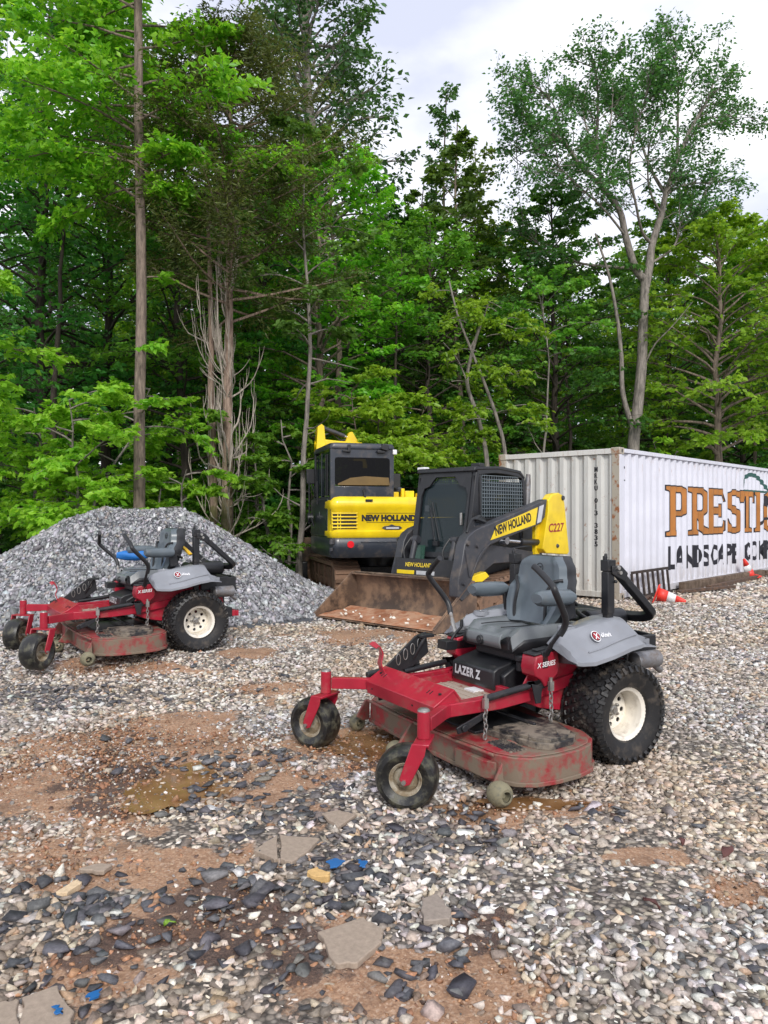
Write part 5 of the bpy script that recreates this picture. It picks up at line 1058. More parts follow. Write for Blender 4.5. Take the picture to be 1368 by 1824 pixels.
# lift arms
arm_p = [(-.55, 1.00), (-.62, 1.10), (-.75, 1.17), (-.90, 1.21), (-1.11, 1.257), (-2.36, 1.565), (-2.30, 1.32), (-2.157, 1.223), (-1.25, 1.03), (-1.05, .98), (-.92, .88), (-.80, .76), (-.70, .60), (-.66, .42), (-.50, .34), (-.42, .40), (-.43, .60), (-.50, .80)]
for s in (1, -1):
    yo, yi = (.94, .80) if s > 0 else (-.60, -.47); ax0 = 0 if s > 0 else -.50
    m = MB(); m.prism([(x + ax0, z) for x, z in (arm_p if s > 0 else arm_p[:4] + [(-1.11, 1.22), (-1.25, 1.03)] + arm_p[9:])], 'y', yi, yo); am = m.build('lift_arm', M['arm'], sk, bevel=.012)
    m = MB(); m.tube([(x + ax0, y, z) for x, y, z in bez([(-.55, yo + .004 * s, .95), (-.60, yo + .004 * s, .75), (-.66, yo + .004 * s, .62), (-.85, yo + .004 * s, .88), (-1.10, yo + .004 * s, 1.03)], 5)], .008, 6); 
    for (x, z, r_) in ((-.60, 1.02, .035), (-.78, .98, .022), (-.52, .55, .025)): m.lathe([(0, r_), (.03, r_ * .8)], (x + ax0, yo, z), 'y', 12, sgn=s)
    m.build('arm_weld', M['arm'], am)
    if s > 0:
        yq = yo + .0035
        MB().prism([(-1.06, 1.045), (-1.19, 1.225), (-2.12, 1.455), (-2.06, 1.225)], 'y', yo + .001, yq).build('yellow_panel', M['yellow'], am)
        MB().prism([(-2.10, 1.24), (-2.16, 1.465), (-2.27, 1.49), (-2.20, 1.26)], 'y', yo + .001, yq).build('grey_slash', M['silver'], am)
        lettering('NEW HOLLAND', .155, M['decal_black'], am, (-1.165, yq + .002, 1.10), (-1, 0, .222), (-.02, 0, 1), width=.82, offset=.006)
        for k in range(4): 
            MB().tube(bez([(-.68 - .05 * k, .87 - .02 * k, 1.14), (-.80 - .06 * k, .86 - .02 * k, 1.30 + .01 * k), (-1.02 - .05 * k, .85 - .03 * k, 1.275 + .01 * k), (-1.15 - .03 * k, .83 - .03 * k, 1.24)], 6), .016, 8).build('hydraulic_hose', M['black'], am)
    m = MB(); yc = (yo + yi) / 2 - .02 * s if s > 0 else -.70; m.tube([(-2.36, yc, .98), (-1.85, yc, 1.00)], .045, 14); m.build('lift_cylinder', M['blackmetal'], sk)
    m = MB(); m.tube([(-1.85, yc, 1.00), (-1.50, yc, 1.03)], .024, 12); m.lathe([(-.05, .05), (.05, .05)], (-1.48, yc, 1.03), 'y', 14); m.build('cylinder_rod', M['chrome'], sk)
    yt = .42 if s > 0 else -.24
    m = MB(); m.tube([(-1.02, yt, 1.02), (-.93, yt, .72)], .040, 14); m.lathe([(-.05, .05), (.05, .05)], (-1.03, yt, 1.03), 'y', 12); m.build('tilt_cylinder', M['arm'], sk)
    MB().tube([(-.93, yt, .72), (-.86, yt, .46)], .026, 12).build('tilt_rod', M['chrome'], sk)
    MB().tube(bez([(-1.02, yt - .08, 1.05), (-.93, yt - .12, .90), (-.92, yt - .10, .75), (-.90, yt - .09, .55)], 5), .012, 8).build('hydraulic_hose', M['black'], sk)
    # rear tower
    tw = [(-2.36, 1.40), (-2.36, 1.55), (-2.46, 1.63), (-2.62, 1.655), (-2.74, 1.62), (-2.78, 1.50), (-2.90, .84), (-2.86, .80), (-2.30, .84), (-2.22, .90)]
    m = MB(); m.prism(tw, 'y', yo - .10 * s, yo + .02 * s); tw_ = m.build('rear_tower', M['yellow'], sk, bevel=.012)
    m = MB(); m.bx(-2.30, -2.20, yi, yi + .06 * s, .70, 1.42); m.build('tower_post', M['yellow'], sk, bevel=.008)
    m = MB(); m.lathe([(0, .035), (.02, .03)], (-2.72, yo + .02 * s, 1.585), 'y', 14, sgn=s); m.lathe([(0, .030), (.02, .02)], (-2.58, yo + .02 * s, .93), 'y', 14, sgn=s); m.build('tower_pin', M['arm'], tw_)
    if s > 0: lettering('C227', .16, M['decal_red'], tw_, (-2.36, yo + .0215, 1.12), (-1, 0, .03), (0, 0, 1), width=.40, offset=.004, shear=.15)
    # tracks
    y0_, y1_ = (.56, .92) if s > 0 else (-.66, -.34)
    path = [(-1.05, .03), (-2.45, .03), (-2.62, .10), (-2.70, .25), (-2.66, .42), (-2.50, .60), (-2.30, .66), (-1.2, .52), (-.98, .42), (-.86, .28), (-.90, .12)]
    m = MB(); inn = [((x + 1.78) * .955 - 1.78, (z - .33) * .87 + .33) for x, z in path]
    rws = [[(x, y0_, z) for x, z in inn], [(x, y0_, z) for x, z in path], [(x, y1_, z) for x, z in path], [(x, y1_, z) for x, z in inn], [(x, y0_, z) for x, z in inn]]
    m.grid([list(c) for c in zip(*rws)] + [[r_[0] for r_ in rws]])
    pl = [Vector((x, 0, z)) for x, z in path]; L_ = [(pl[(i + 1) % len(pl)] - pl[i]).length for i in range(len(pl))]; tot = sum(L_); nl = 46
    for k in range(nl):
        d_ = tot * k / nl; i = 0
        while d_ > L_[i]: d_ -= L_[i]; i += 1
        p_ = pl[i].lerp(pl[(i + 1) % len(pl)], d_ / L_[i]); dr = (pl[(i + 1) % len(pl)] - pl[i]).normalized(); an = math.atan2(dr.z, dr.x)
        m.box((p_.x, (y0_ + y1_) / 2, p_.z), (.055, abs(y1_ - y0_) * .96, .05), (0, -an, 0), taper=.9)
    m.build('rubber_track', M['track'], sk, bevel=.004)
    m = MB(); ym = (y0_ + y1_) / 2
    for (x, z, r_) in ((-2.42, .40, .20), (-1.08, .27, .16), (-1.4, .17, .11), (-1.7, .17, .11), (-2.0, .17, .11)): m.lathe([(-.12, r_ * .4), (-.12, r_), (.12, r_), (.12, r_ * .4)], (x, ym, z), 'y', 20)
    m.prism([(-1.1, .25), (-1.2, .42), (-2.3, .55), (-2.4, .25)], 'y', ym - .10, ym + .10); m.build('track_roller', M['track'], sk, bevel=.006)
    if s > 0:
        m = MB(); m.prism([(-.80, .66), (-.95, .95), (-1.30, .98), (-2.2, .86), (-2.2, .74), (-1.3, .74), (-.98, .60)], 'y', (y0_ if s > 0 else y1_), (y1_ - .10 if s > 0 else y0_ + .10)); m.build('side_guard', M['arm'], sk, bevel=.01)
        m = MB(); m.prism([(-.62, .55), (-.63, .60), (-1.02, .66), (-1.10, .60), (-.95, .54)], 'y', .78, .90); m.build('yellow_step', M['yellow'], sk, bevel=.008)

# ------------------------------------------------------------------ excavator, seen from behind (origin at the rear left corner of its house)
ex = empty('excavator', (-.86, 12.2, .13), math.atan2(.963, -.27)); tag(ex, 'yellow and charcoal excavator parked behind the loader', 'excavator')
WX = -2.25
def rr_poly(x0, x1, y0, y1, r, n=6):
    P = []
    for (cx, cy, a0) in ((x1 - r, y1 - r, 0), (x0 + r, y1 - r, 90), (x0 + r, y0 + r, 180), (x1 - r, y0 + r, 270)):
        for k in range(n + 1): a = R(a0 + 90 * k / n); P.append((cx + r * math.cos(a), cy + r * math.sin(a)))
    return P
def loft(m, secs):
    rws = [[(x, y, z) for x, y in P] for P, z in secs]; m.grid(rws, closed=True); n = len(rws[0]); m.add(rws[0], [tuple(reversed(range(n)))]); m.add(rws[-1], [tuple(range(n))]); return m
m = MB(); loft(m, [(rr_poly(.03, .60, WX + .02, -.02, .12), .98), (rr_poly(.0, .60, WX, 0, .12), 1.02), (rr_poly(.0, .60, WX, 0, .12), 1.09), (rr_poly(.018, .60, WX + .015, -.015, .12), 1.105), (rr_poly(.018, .60, WX + .015, -.015, .12), 1.45), (rr_poly(.0, .60, WX, 0, .12), 1.475), (rr_poly(.005, .60, WX, -.005, .12), 1.58), (rr_poly(.05, .60, WX + .04, -.045, .12), 1.64), (rr_poly(.10, .60, WX + .09, -.09, .10), 1.66)])
cwt = m.build('counterweight', M['yellow'], ex, smooth=50)
m = MB(); m.bx(.012, .03, -.44, -.03, 1.13, 1.40); vg = m.build('vent_recess', M['decal_black'], cwt)
m = MB()
for k in range(5): m.box((.008, -.235, 1.155 + .057 * k), (.024, .43, .022), (0, .5, 0))
for y in (-.12, -.165, -.44, -.03): m.bx(.006, .026, y - .008, y + .008, 1.13, 1.40)
m.build('vent_slat', M['yellow'], cwt, bevel=.003)
lettering('NEW HOLLAND', .13, M['decal_black'], cwt, (.0135, -.52, 1.265), (0, -1, 0), (0, 0, 1), width=.93, offset=.009)
for z in (1.385, 1.235): MB().bx(.0135, .017, -1.6, -.60, z, z + .006).build('pin_stripe', M['decal_black'], cwt)
m = MB(); m.prism([(-.86, 1.145), (-.90, 1.175), (-.97, 1.18), (-1.03, 1.205), (-1.09, 1.18), (-1.17, 1.175), (-1.21, 1.145), (-1.16, 1.115), (-.92, 1.115)], 'x', .008, .016); m.build('badge_plate', M['arm'], cwt, bevel=.002)
MB().bx(.002, .010, -1.15, -.93, 1.13, 1.158).build('badge_bar', M['silver'], cwt)
MB().box((.011, -.36, 1.535), (.006, .15, .06)).build('worn_sticker', M['white'], cwt)
m = MB(); loft(m, [(rr_poly(.06, 1.9, WX + .06, -.05, .12), .66), (rr_poly(.0, 1.9, WX, 0, .14), .74), (rr_poly(-.005, 1.9, WX, 0, .14), .96), (rr_poly(.02, 1.9, WX + .02, -.02, .12), .985)]); sk_ = m.build('lower_skirt', M['charcoal'], ex, smooth=50)
m = MB(); m.lathe([(0, .058), (-.012, .056), (-.014, .001)], (-.004, -.33, .88), 'x', 24, cap=False); m.build('red_reflector', M['redlens'], sk_)
m = MB(); m.bx(-.008, .0, WX + .1, -.50, .90, .925); m.build('skirt_ridge', M['charcoal'], sk_, bevel=.003)
m = MB(); m.lathe([(-.03, .045), (.05, .04)], (.01, -.02, .92), 'z', 14); m.build('tie_down_hook', M['arm'], sk_); MB().lathe([(-.02, .03), (.03, .03)], (.0, -.01, .80), 'z', 12).build('tie_down_hook', M['arm'], sk_)
# machine deck and left side door
m = MB(); m.bx(.30, 1.85, -.08, -.005, .98, 1.64); m.bx(.30, 1.95, WX, -1.15, .98, 1.55); m.bx(.9, 1.95, -1.1, -.08, .98, 1.25); bd = m.build('engine_cover', M['charcoal'], ex, bevel=.03)
lettering('E', .09, M['silver'], bd, (1.0, -.0035, 1.35), (-1, 0, 0), (0, 0, 1), offset=.004)
m = MB(); m.bx(.30, 1.3, WX + .05, -1.25, 1.55, 1.64); m.build('hood_top', M['yellow'], ex, bevel=.03)
for (y, z1, w) in ((-1.22, 1.74, .09), (-1.34, 1.80, .06), (-1.46, 1.76, .16), (-1.62, 1.72, .06)): MB().box((.45, y, (1.62 + z1) / 2), (.12, w, z1 - 1.60)).build('rear_bracket', M['yellow'], ex, bevel=.01)
MB().lathe([(0, .07), (.05, .07), (.07, .05), (.07, .001)], (.5, -1.30, 1.76), 'z', 16, cap=False).build('air_intake_cap', M['charcoal'], ex)
# cab
cx0, cx1, cy0, cy1 = .10, 1.62, -1.09, -.02
m = MB(); Z0, Z1 = 1.62, 2.50
def pst(a, b, w=.07, h=.07): m.tube([a, b], 1, sq=(w, h))
for (x, y) in ((cx0 + .04, cy0 + .04), (cx0 + .04, cy1 - .04), (cx1, cy0 + .04), (cx1, cy1 - .04)): pst((x, y, 1.2), (x + (.0 if x < 1 else -.12), y, 2.45), .085, .085)
pst((.92, cy1 - .03, 1.2), (.90, cy1 - .03, 2.42), .06, .06)
m.bx(cx0, cx0 + .03, cy0, cy1, 1.60, 1.83); m.bx(cx0, cx0 + .03, cy0, cy1, 2.28, 2.50)
for y in (cy0, cy1 - .02): m.bx(cx0, cx1, y, y + .02, 1.10, 1.66)
xc = m.build('cab_frame', M['charcoal'], ex, bevel=.012)
m = MB(); loft(m, [(rr_poly(cx0 - .02, cx1 - .08, cy0 - .015, cy1 + .015, .06), 2.44), (rr_poly(cx0 - .03, cx1 - .06, cy0 - .02, cy1 + .02, .07), 2.47), (rr_poly(cx0 + .0, cx1 - .1, cy0, cy1, .07), 2.53), (rr_poly(cx0 + .08, cx1 - .2, cy0 + .08, cy1 - .08, .06), 2.545)]); m.build('cab_roof', M['charcoal'], xc, smooth=50)
m = MB(); Pq = rr_poly(cy0 + .07, cy1 - .07, 1.84, 2.30, .05); m.add([(cx0 - .003, y, z) for y, z in Pq], [tuple(range(len(Pq)))]); m.build('rear_window', M['darkglass'], xc, smooth=0)
m = MB(); m.prism([(-.95, 1.86), (-.15, 1.86), (-.22, 1.93), (-.45, 1.975), (-.80, 1.985), (-.95, 1.965)], 'x', cx0 + .02, cx0 + .03) if False else m.prism([(-.14, 1.845), (-.14, 1.87), (-.35, 1.965), (-.60, 1.995), (-1.00, 1.975), (-1.02, 1.85)], 'x', cx0 - .0045, cx0 - .0055); m.build('painted_reflection', M['tan_reflection'], xc)  # flat tan shape paints a reflection onto the rear window
for y in (cy1 - .012, cy0 + .012): MB().bx(.18, 1.50, y - .003, y + .003, 1.68, 2.40).build('side_window', M['glass'], xc)
for x in (.28, .40, 1.30): MB().tube([(x, cy1 + .015, 1.68), (x, cy1 + .015, 2.36)], .012, 8).build('door_bar', M['blackmetal'], xc)
MB().tube([(1.1, cy1 + .03, 1.55), (1.1, cy1 + .03, 1.95)], .016, 8).build('door_bar', M['blackmetal'], xc)
m = MB(); m.box((.9, -.55, 1.55), (.5, .5, .14)); m.box((.62, -.55, 1.85), (.14, .48, .62)); m.box((.60, -.55, 2.20), (.10, .26, .16)); m.build('operator_seat', M['black'], xc, bevel=.03)
m = MB(); m.box((cx0 - .03, -.32, 2.44), (.06, .05, .13)); m.box((cx0 - .05, -.27, 2.40), (.04, .12, .03)); m.build('wiper_motor', M['black'], xc, bevel=.006)
m = MB(); m.box((cx0 - .05, -.92, 2.47), (.10, .12, .10), (.3, 0, 0)); m.box((cx0 - .04, -.86, 2.40), (.06, .14, .05)); m.build('work_light', M['black'], xc, bevel=.01)
MB().box((cx0 - .01, -1.10, 2.40), (.06, .07, .08)).build('marker_lamp', M['conewhite'], xc, bevel=.008)
m = MB(); m.lathe([(0, .035), (-.01, .035)], (cx0 - .003, -.58, 1.76), 'x', 16); m.tube(bez([(cx0 - .012, -.58, 1.74), (cx0 - .02, -.585, 1.68), (cx0 - .03, -.61, 1.60)], 4), [.018] * 8 + [.028], 8); m.box((-.0, -.64, 1.595), (.02, .12, .04)); m.build('latch_handle', M['blackmetal'], xc)
for (x, y, z, a, lab) in ((1.50, .06, 2.05, 0, ''), (1.35, -1.50, 1.98, 0, '')):
    m = MB(); m.box((x, y, z), (.06, .15, .26)); m.tube([(x, y, z - .1), (x, y + (-.12 if y > 0 else -.02), z - .45)], .012, 8); m.build('side_mirror', M['black'], ex, bevel=.02)
m = MB(); m.tube([(1.4, .10, 1.2), (1.4, .10, 1.95)], .014, 8); m.tube([(1.15, .06, 1.15), (1.15, .10, 1.3), (1.4, .10, 1.3)], .014, 8); m.build('hand_rail', M['blackmetal'], ex)
m = MB(); m.lathe([(-.05, .09), (.05, .09)], (1.45, .08, 1.30), 'y', 18); m.build('round_horn', M['blackmetal'], ex)
# boom and arm
m = MB(); m.tube([(2.0, -1.12, 1.0), (2.5, -1.12, 2.1), (2.95, -1.10, 2.72)], 1, sq=(.26, .34)); m.tube([(2.95, -1.20, 2.76), (3.0, -.80, 2.78), (3.02, -.36, 2.82)], 1, sq=(.22, .12)); m.build('boom', M['yellow'], ex, bevel=.02)
m = MB(); m.prism([(-.50, 2.80), (-.47, 3.13), (-.42, 3.17), (-.34, 3.15), (-.30, 2.62), (-.36, 2.55), (-.48, 2.60)], 'x', 2.90, 3.12); m.build('boom_bracket', M['yellow'], ex, bevel=.012); MB().prism([(-1.20, 2.80), (-1.05, 3.04), (-.98, 3.02), (-.90, 2.82)], 'x', 2.92, 3.08).build('boom_bracket', M['yellow'], ex, bevel=.012)
m = MB(); m.tube([(2.98, -.46, 3.10), (2.99, -.90, 2.95)], .045, 14); m.lathe([(-.06, .05), (.06, .05)], (2.98, -.45, 3.10), 'x', 14); m.build('arm_cylinder', M['arm'], ex)
m = MB(); m.tube([(2.99, -.90, 2.95), (3.0, -1.06, 2.88)], .026, 12); m.build('cylinder_rod', M['chrome'], ex)
m = MB(); m.tube(bez([(3.0, -.40, 2.92), (3.02, -.65, 3.0), (3.02, -.85, 2.86), (3.0, -1.1, 2.98)], 6), .018, 8); m.build('hydraulic_hose', M['black'], ex)
m = MB(); m.tube([(3.05, -.40, 2.85), (3.7, -.6, 1.9), (3.9, -.8, .9)], 1, sq=(.20, .24)); m.build('dipper_arm', M['yellow'], ex, bevel=.02)
m = MB(); m.prism([(3.8, .95), (4.1, .80), (4.2, .35), (4.0, .08), (3.6, .02), (3.5, .12), (3.75, .30), (3.7, .7)], 'y', -1.1, -.5); m.build('digging_bucket', M['rust'], ex, bevel=.01)
# undercarriage
for (y0_, y1_) in ((-.60, -.15), (-2.10, -1.65)):
    path = [(.62, -.10), (2.75, -.10), (2.98, .0), (3.08, .16), (3.02, .34), (2.85, .45), (.62, .45), (.42, .36), (.34, .18), (.42, .0)]
    m = MB(); inn = [((x - 1.7) * .945 + 1.7, (z - .175) * .78 + .175) for x, z in path]
    rws = [[(x, y0_, z) for x, z in inn], [(x, y0_, z) for x, z in path], [(x, y1_, z) for x, z in path], [(x, y1_, z) for x, z in inn], [(x, y0_, z) for x, z in inn]]
    m.grid([list(c) for c in zip(*rws)] + [[r_[0] for r_ in rws]])
    pl = [Vector((x, 0, z)) for x, z in path]; L_ = [(pl[(i + 1) % len(pl)] - pl[i]).length for i in range(len(pl))]; tot = sum(L_); nl = 44
    for k in range(nl):
        d_ = tot * k / nl; i = 0
        while d_ > L_[i]: d_ -= L_[i]; i += 1
        p_ = pl[i].lerp(pl[(i + 1) % len(pl)], d_ / L_[i]); dr = (pl[(i + 1) % len(pl)] - pl[i]).normalized(); an = math.atan2(dr.z, dr.x); m.box((p_.x, (y0_ + y1_) / 2, p_.z), (.075, .44, .05), (0, -an, 0), taper=.85)
    tk = m.build('crawler_track', M['track'], ex, bevel=.004); tk.location = (0, 0, .10)
    m = MB(); ym = (y0_ + y1_) / 2
    for (x, z, r_) in ((.66, .18, .22), (2.78, .18, .22), (1.1, .06, .09), (1.5, .06, .09), (1.9, .06, .09), (2.3, .06, .09)): m.lathe([(-.18, r_ * .5), (-.18, r_), (.18, r_), (.18, r_ * .5)], (x, ym, z), 'y', 20)
    m.bx(.6, 2.8, ym - .14, ym + .14, .06, .34)
    for x in (1.0, 1.55, 2.1, 2.5): m.bx(x, x + .05, ym - .17, ym + .175, .0, .36)
    fr = m.build('track_frame', M['track'], ex, bevel=.006); fr.location = (0, 0, .10)
m = MB(); m.lathe([(0, .45), (.25, .45)], (1.5, -1.12, .42), 'z', 28); m.bx(.9, 2.4, -1.7, -.5, .25, .45); m.build('slew_ring', M['blackmetal'], ex, bevel=.01)
m = MB(); m.prism([(3.40, .06), (3.55, .04), (3.50, .25), (3.46, .55), (3.52, .86), (3.46, .90), (3.40, .60), (3.40, .25)], 'y', -2.20, -.02); m.bx(3.37, 3.45, -.06, -.01, .04, .90); m.tube([(2.6, -.8, .35), (3.4, -.8, .35)], 1, sq=(.12, .16)); m.tube([(2.6, -1.45, .35), (3.4, -1.45, .35)], 1, sq=(.12, .16)); m.build('dozer_blade', M['rust'], ex, bevel=.01)
MB().bx(3.02, 3.30, -.20, -.02, .10, .42).build('blade_foot', M['blackmetal'], ex, bevel=.02)

# ------------------------------------------------------------------ trees
class Tree:
    "collects wood (tubes) and leaves (small folded faces) for one tree; origin at the foot"
    def __init__(s, seed): s.r = np.random.default_rng(seed); s.w = MB(); s.lc = []; s.ld = []; s.ls = []; s.lv = []
    def wood(s, pts, r0, r1, n=7): k = len(pts); s.w.tube(pts, [r0 + (r1 - r0) * i / (k - 1) for i in range(k)], n=n, caps=False)
    def leaves(s, P, d, size, v):
        "P (n,3), d (n,3) pointing direction"
        s.lc.append(P); s.ld.append(d); s.ls.append(size); s.lv.append(v)
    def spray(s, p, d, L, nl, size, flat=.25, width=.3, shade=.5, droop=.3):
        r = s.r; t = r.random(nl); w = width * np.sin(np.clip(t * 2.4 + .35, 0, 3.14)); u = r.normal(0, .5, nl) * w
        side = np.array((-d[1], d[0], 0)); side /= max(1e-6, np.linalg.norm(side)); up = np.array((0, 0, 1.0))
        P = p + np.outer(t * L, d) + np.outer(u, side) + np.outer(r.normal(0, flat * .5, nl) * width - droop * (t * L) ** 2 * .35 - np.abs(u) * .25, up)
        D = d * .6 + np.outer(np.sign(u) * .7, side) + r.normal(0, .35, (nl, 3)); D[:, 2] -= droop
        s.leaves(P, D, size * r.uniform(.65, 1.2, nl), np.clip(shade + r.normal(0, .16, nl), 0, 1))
    def limb(s, p0, az, el, L, r0, nsub, nl, size, droop=.12, flat=.22, subL=.42, start=.3, shade=.5, width=.34, wig=.12, levels=1, upcurve=0):
        r = s.r; n = 7; pts = [Vector(p0)]; a, e = az, el
        for i in range(n): a += r.normal(0, wig); e += -droop + upcurve + r.normal(0, wig * .6); pts.append(pts[-1] + Vector((math.cos(a) * math.cos(e), math.sin(a) * math.cos(e), math.sin(e))) * L / n)
        s.wood(pts, r0, max(.004, r0 * .18), 6)
        for k in range(nsub):
            t = start + (1 - start) * (k + r.random() * .8) / nsub; f = t * n; i = min(n - 1, int(f)); p = pts[i].lerp(pts[i + 1], f - i); tang = (pts[i + 1] - pts[i]).normalized()
            sg = 1 if k % 2 else -1; a2 = math.atan2(tang.y, tang.x) + sg * r.uniform(.5, 1.15) * (1 - .4 * t); e2 = r.normal(.12, .22) + (tang.z * .4); l2 = L * subL * r.uniform(.6, 1.2) * (1.15 - .6 * t)
            d2 = np.array((math.cos(a2) * math.cos(e2), math.sin(a2) * math.cos(e2), math.sin(e2))); pe = p + Vector(d2 * l2)
            mid = p.lerp(pe, .5) + Vector((0, 0, l2 * .05)); s.wood([p, mid, pe], max(.004, r0 * .22), .003, 4)
            sh = float(np.clip(shade + r.normal(0, .14), 0, 1))
            s.spray(np.array(p) + d2 * l2 * .25, d2, l2 * .95, nl, size, flat, width * max(.5, l2 / .9), sh)
        d2 = np.array((pts[-1] - pts[-2]).normalized()); s.spray(np.array(pts[-2]), d2, L * .25, nl, size, flat, width, shade)
    def crown_mesh(s, mat, aspect=.60, bias=.55, upn=1.0):
        P = np.concatenate(s.lc); D = np.concatenate(s.ld); S = np.concatenate(s.ls); v = np.concatenate(s.lv); r = s.r; n = len(P)
        D /= np.linalg.norm(D, axis=1)[:, None] + 1e-9
        N = np.stack([np.zeros(n), np.zeros(n), np.full(n, bias)], -1) + r.normal(0, .55, (n, 3)); N -= D * np.sum(N * D, 1)[:, None]; N /= np.linalg.norm(N, axis=1)[:, None] + 1e-9
        B = np.cross(D, N); h = S[:, None] * .5
        a = P - D * h; b = P + D * h * 1.1; l = P + B * h * aspect - D * h * .15 + N * h * .22; q = P - B * h * aspect - D * h * .15 + N * h * .22
        V = np.stack([a, q, b, l], 1).reshape(-1, 3); i = np.arange(n)[:, None] * 4; F = np.concatenate([i + np.array([[0, 1, 2]]), i + np.array([[0, 2, 3]])], 1).reshape(-1, 3)
        c = np.repeat(np.stack([v, v, v], -1), 4, 0); return np_mesh('crown', V, F, [mat], col=c)
    def finish(s, name, barkm, leafm, lab, cat='tree', group=None, loc=(0, 0, 0), rz=0, **k):
        root = empty(name, loc, rz); tag(root, lab, cat, group); s.w.build('trunk', barkm, root, smooth=60, fixn=False)
        if s.lc: link_mesh('crown', s.crown_mesh(leafm, **k), root)
        return root
def trunk_path(H, lean=(0, 0), wob=.10, n=14, r=None, base=0):
    P = [Vector((0, 0, -.25))]; x = y = 0
    for i in range(1, n + 1): x += lean[0] / n + r.normal(0, wob / n * 2.2); y += lean[1] / n + r.normal(0, wob / n * 2.2); P.append(Vector((x, y, H * i / n)))
    return P
def pat(P, z):
    for a, b in zip(P, P[1:]):
        if a.z <= z <= b.z: return a.lerp(b, (z - a.z) / (b.z - a.z))
    return P[-1]
def broadleaf(seed, H, r0, z0, R0, nlimb, nsub, nl, size, shape='round', lean=(0, 0), wob=.3, el=.5, shade=.5, droop=.10, flat=.22, width=.34, dead=0):
    T = Tree(seed); P = trunk_path(H, lean, wob, r=T.r); k = len(P); T.w.tube(P, [r0 * (1.35 if i == 0 else 1) * (1 - .86 * i / (k - 1)) for i in range(k)], n=10, caps=False); az = T.r.uniform(0, 6.28)
    for i in range(nlimb):
        u = (i + T.r.random() * .7) / nlimb; z = z0 + (H * .97 - z0) * u; az += 2.4 + T.r.normal(0, .35)
        prof = {'round': (math.sin(math.pi * min(1, .16 + .80 * u)) ** .7), 'cone': 1.05 - .85 * u, 'top': (.35 + .75 * u) if u < .7 else (.88 - 1.6 * (u - .7)), 'tall': .75 + .25 * math.sin(6 * u) - .45 * max(0, u - .6)}[shape]
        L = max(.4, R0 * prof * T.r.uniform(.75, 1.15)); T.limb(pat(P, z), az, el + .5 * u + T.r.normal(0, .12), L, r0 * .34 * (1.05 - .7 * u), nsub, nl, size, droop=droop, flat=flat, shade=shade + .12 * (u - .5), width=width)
    for i in range(dead):
        z = T.r.uniform(.1, z0); az = T.r.uniform(0, 6.28); p = pat(P, z); e = T.r.uniform(-.2, .6); pts = [p]
        for j in range(4): az += T.r.normal(0, .2); e += T.r.normal(0, .2); pts.append(pts[-1] + Vector((math.cos(az) * math.cos(e), math.sin(az) * math.cos(e), math.sin(e))) * T.r.uniform(.15, .4))
        T.wood(pts, .02, .004, 4)
    return T
def gp(X, Y): return (X, Y, float(gz(X, Y)) + float(smooth01(np.array((Y - 22) / 60.))) * 2.2)
def px2x(px, d): return (px - CX) / FPX * d
def copy_to(src, lab, X, Y, rz, sc, group=None, name=None):
    c = copy_tree(src); c.location = gp(X, Y); c.rotation_euler = (0, 0, rz); c.scale = (sc, sc, sc) if not isinstance(sc, tuple) else sc; c['label'] = lab
    if group: c['group'] = group
    elif 'group' in c: del c['group']
    return c

# 1. tall straight trunk at the left, bright leaves only high up, some overhanging boughs
T = Tree(101); d = 13.2; P = trunk_path(19, (-.12, .2), .12, r=T.r, n=18); T.w.tube(P, [.108 * (1 - .62 * i / 18) for i in range(19)], n=12, caps=False)
az = 0
for i in range(64):
    z = 6.9 + 8.5 * (i / 63) ** 1.1; az = T.r.choice([3.1, 3.5, 2.9, 2.6, 3.8, 5.9, .2, 1.3, 2.0, 2.3]) + T.r.normal(0, .25); L = T.r.uniform(1.6, 3.2) * (1.0 if az < 4.6 else .75) * (1 if i > 3 else .6)
    T.limb(pat(P, z), az, .30 + T.r.normal(0, .2), L * .9, .026, 12, 46, .135, droop=.06, shade=.66, width=.44, flat=.3, start=.12)
for z, a in ((4.2, 5.2), (5.5, 1.0), (3.1, 5.8)): T.limb(pat(P, z), a, .5, .7, .02, 4, 14, .14, shade=.7)
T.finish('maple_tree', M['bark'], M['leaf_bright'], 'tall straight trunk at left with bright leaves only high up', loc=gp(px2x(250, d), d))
# 2. cedar with dead upswept branches and mossy foot
T = Tree(102); d = 14.3; P = trunk_path(10.5, (.12, 0), .12, r=T.r, n=14); T.w.tube(P, [(.17 if i < 1 else .125 - .0075 * i) for i in range(15)], n=12, caps=False)
P2 = [p + Vector((-.24, .12, 0)) + Vector((-.02 * i, 0, 0)) for i, p in enumerate(P[:11])]; T.w.tube(P2, [.09 - .006 * i for i in range(11)], n=10, caps=False)
for i in range(84):   # living crown of fine foliage
    z = 5.0 + 5.4 * (i / 84) ** .9; a = i * 2.4 + T.r.normal(0, .3); L = (2.5 if z < 8 else 2.5 - (z - 8) * .75) * T.r.uniform(.6, 1.05); p0 = pat(P, z)
    n = 6; pts = [p0]; e = .15 + T.r.normal(0, .2)
    for j in range(n): a += T.r.normal(0, .15); e += .05; pts.append(pts[-1] + Vector((math.cos(a) * math.cos(e), math.sin(a) * math.cos(e), math.sin(e))) * L / n)
    T.wood(pts, .03, .006, 5)
    for k in range(11):
        t = .25 + .75 * (k + T.r.random()) / 11; f = t * n; q = min(n - 1, int(f)); p = pts[q].lerp(pts[q + 1], f - q); a2 = a + T.r.normal(0, .9); e2 = T.r.normal(.2, .4); dd = np.array((math.cos(a2) * math.cos(e2), math.sin(a2) * math.cos(e2), math.sin(e2))); T.spray(np.array(p), dd, .5, 44, .105, .5, .34, float(np.clip(.45 + T.r.normal(0, .2), 0, 1)), .25)
w_trunk = T.w; T.w = MB()
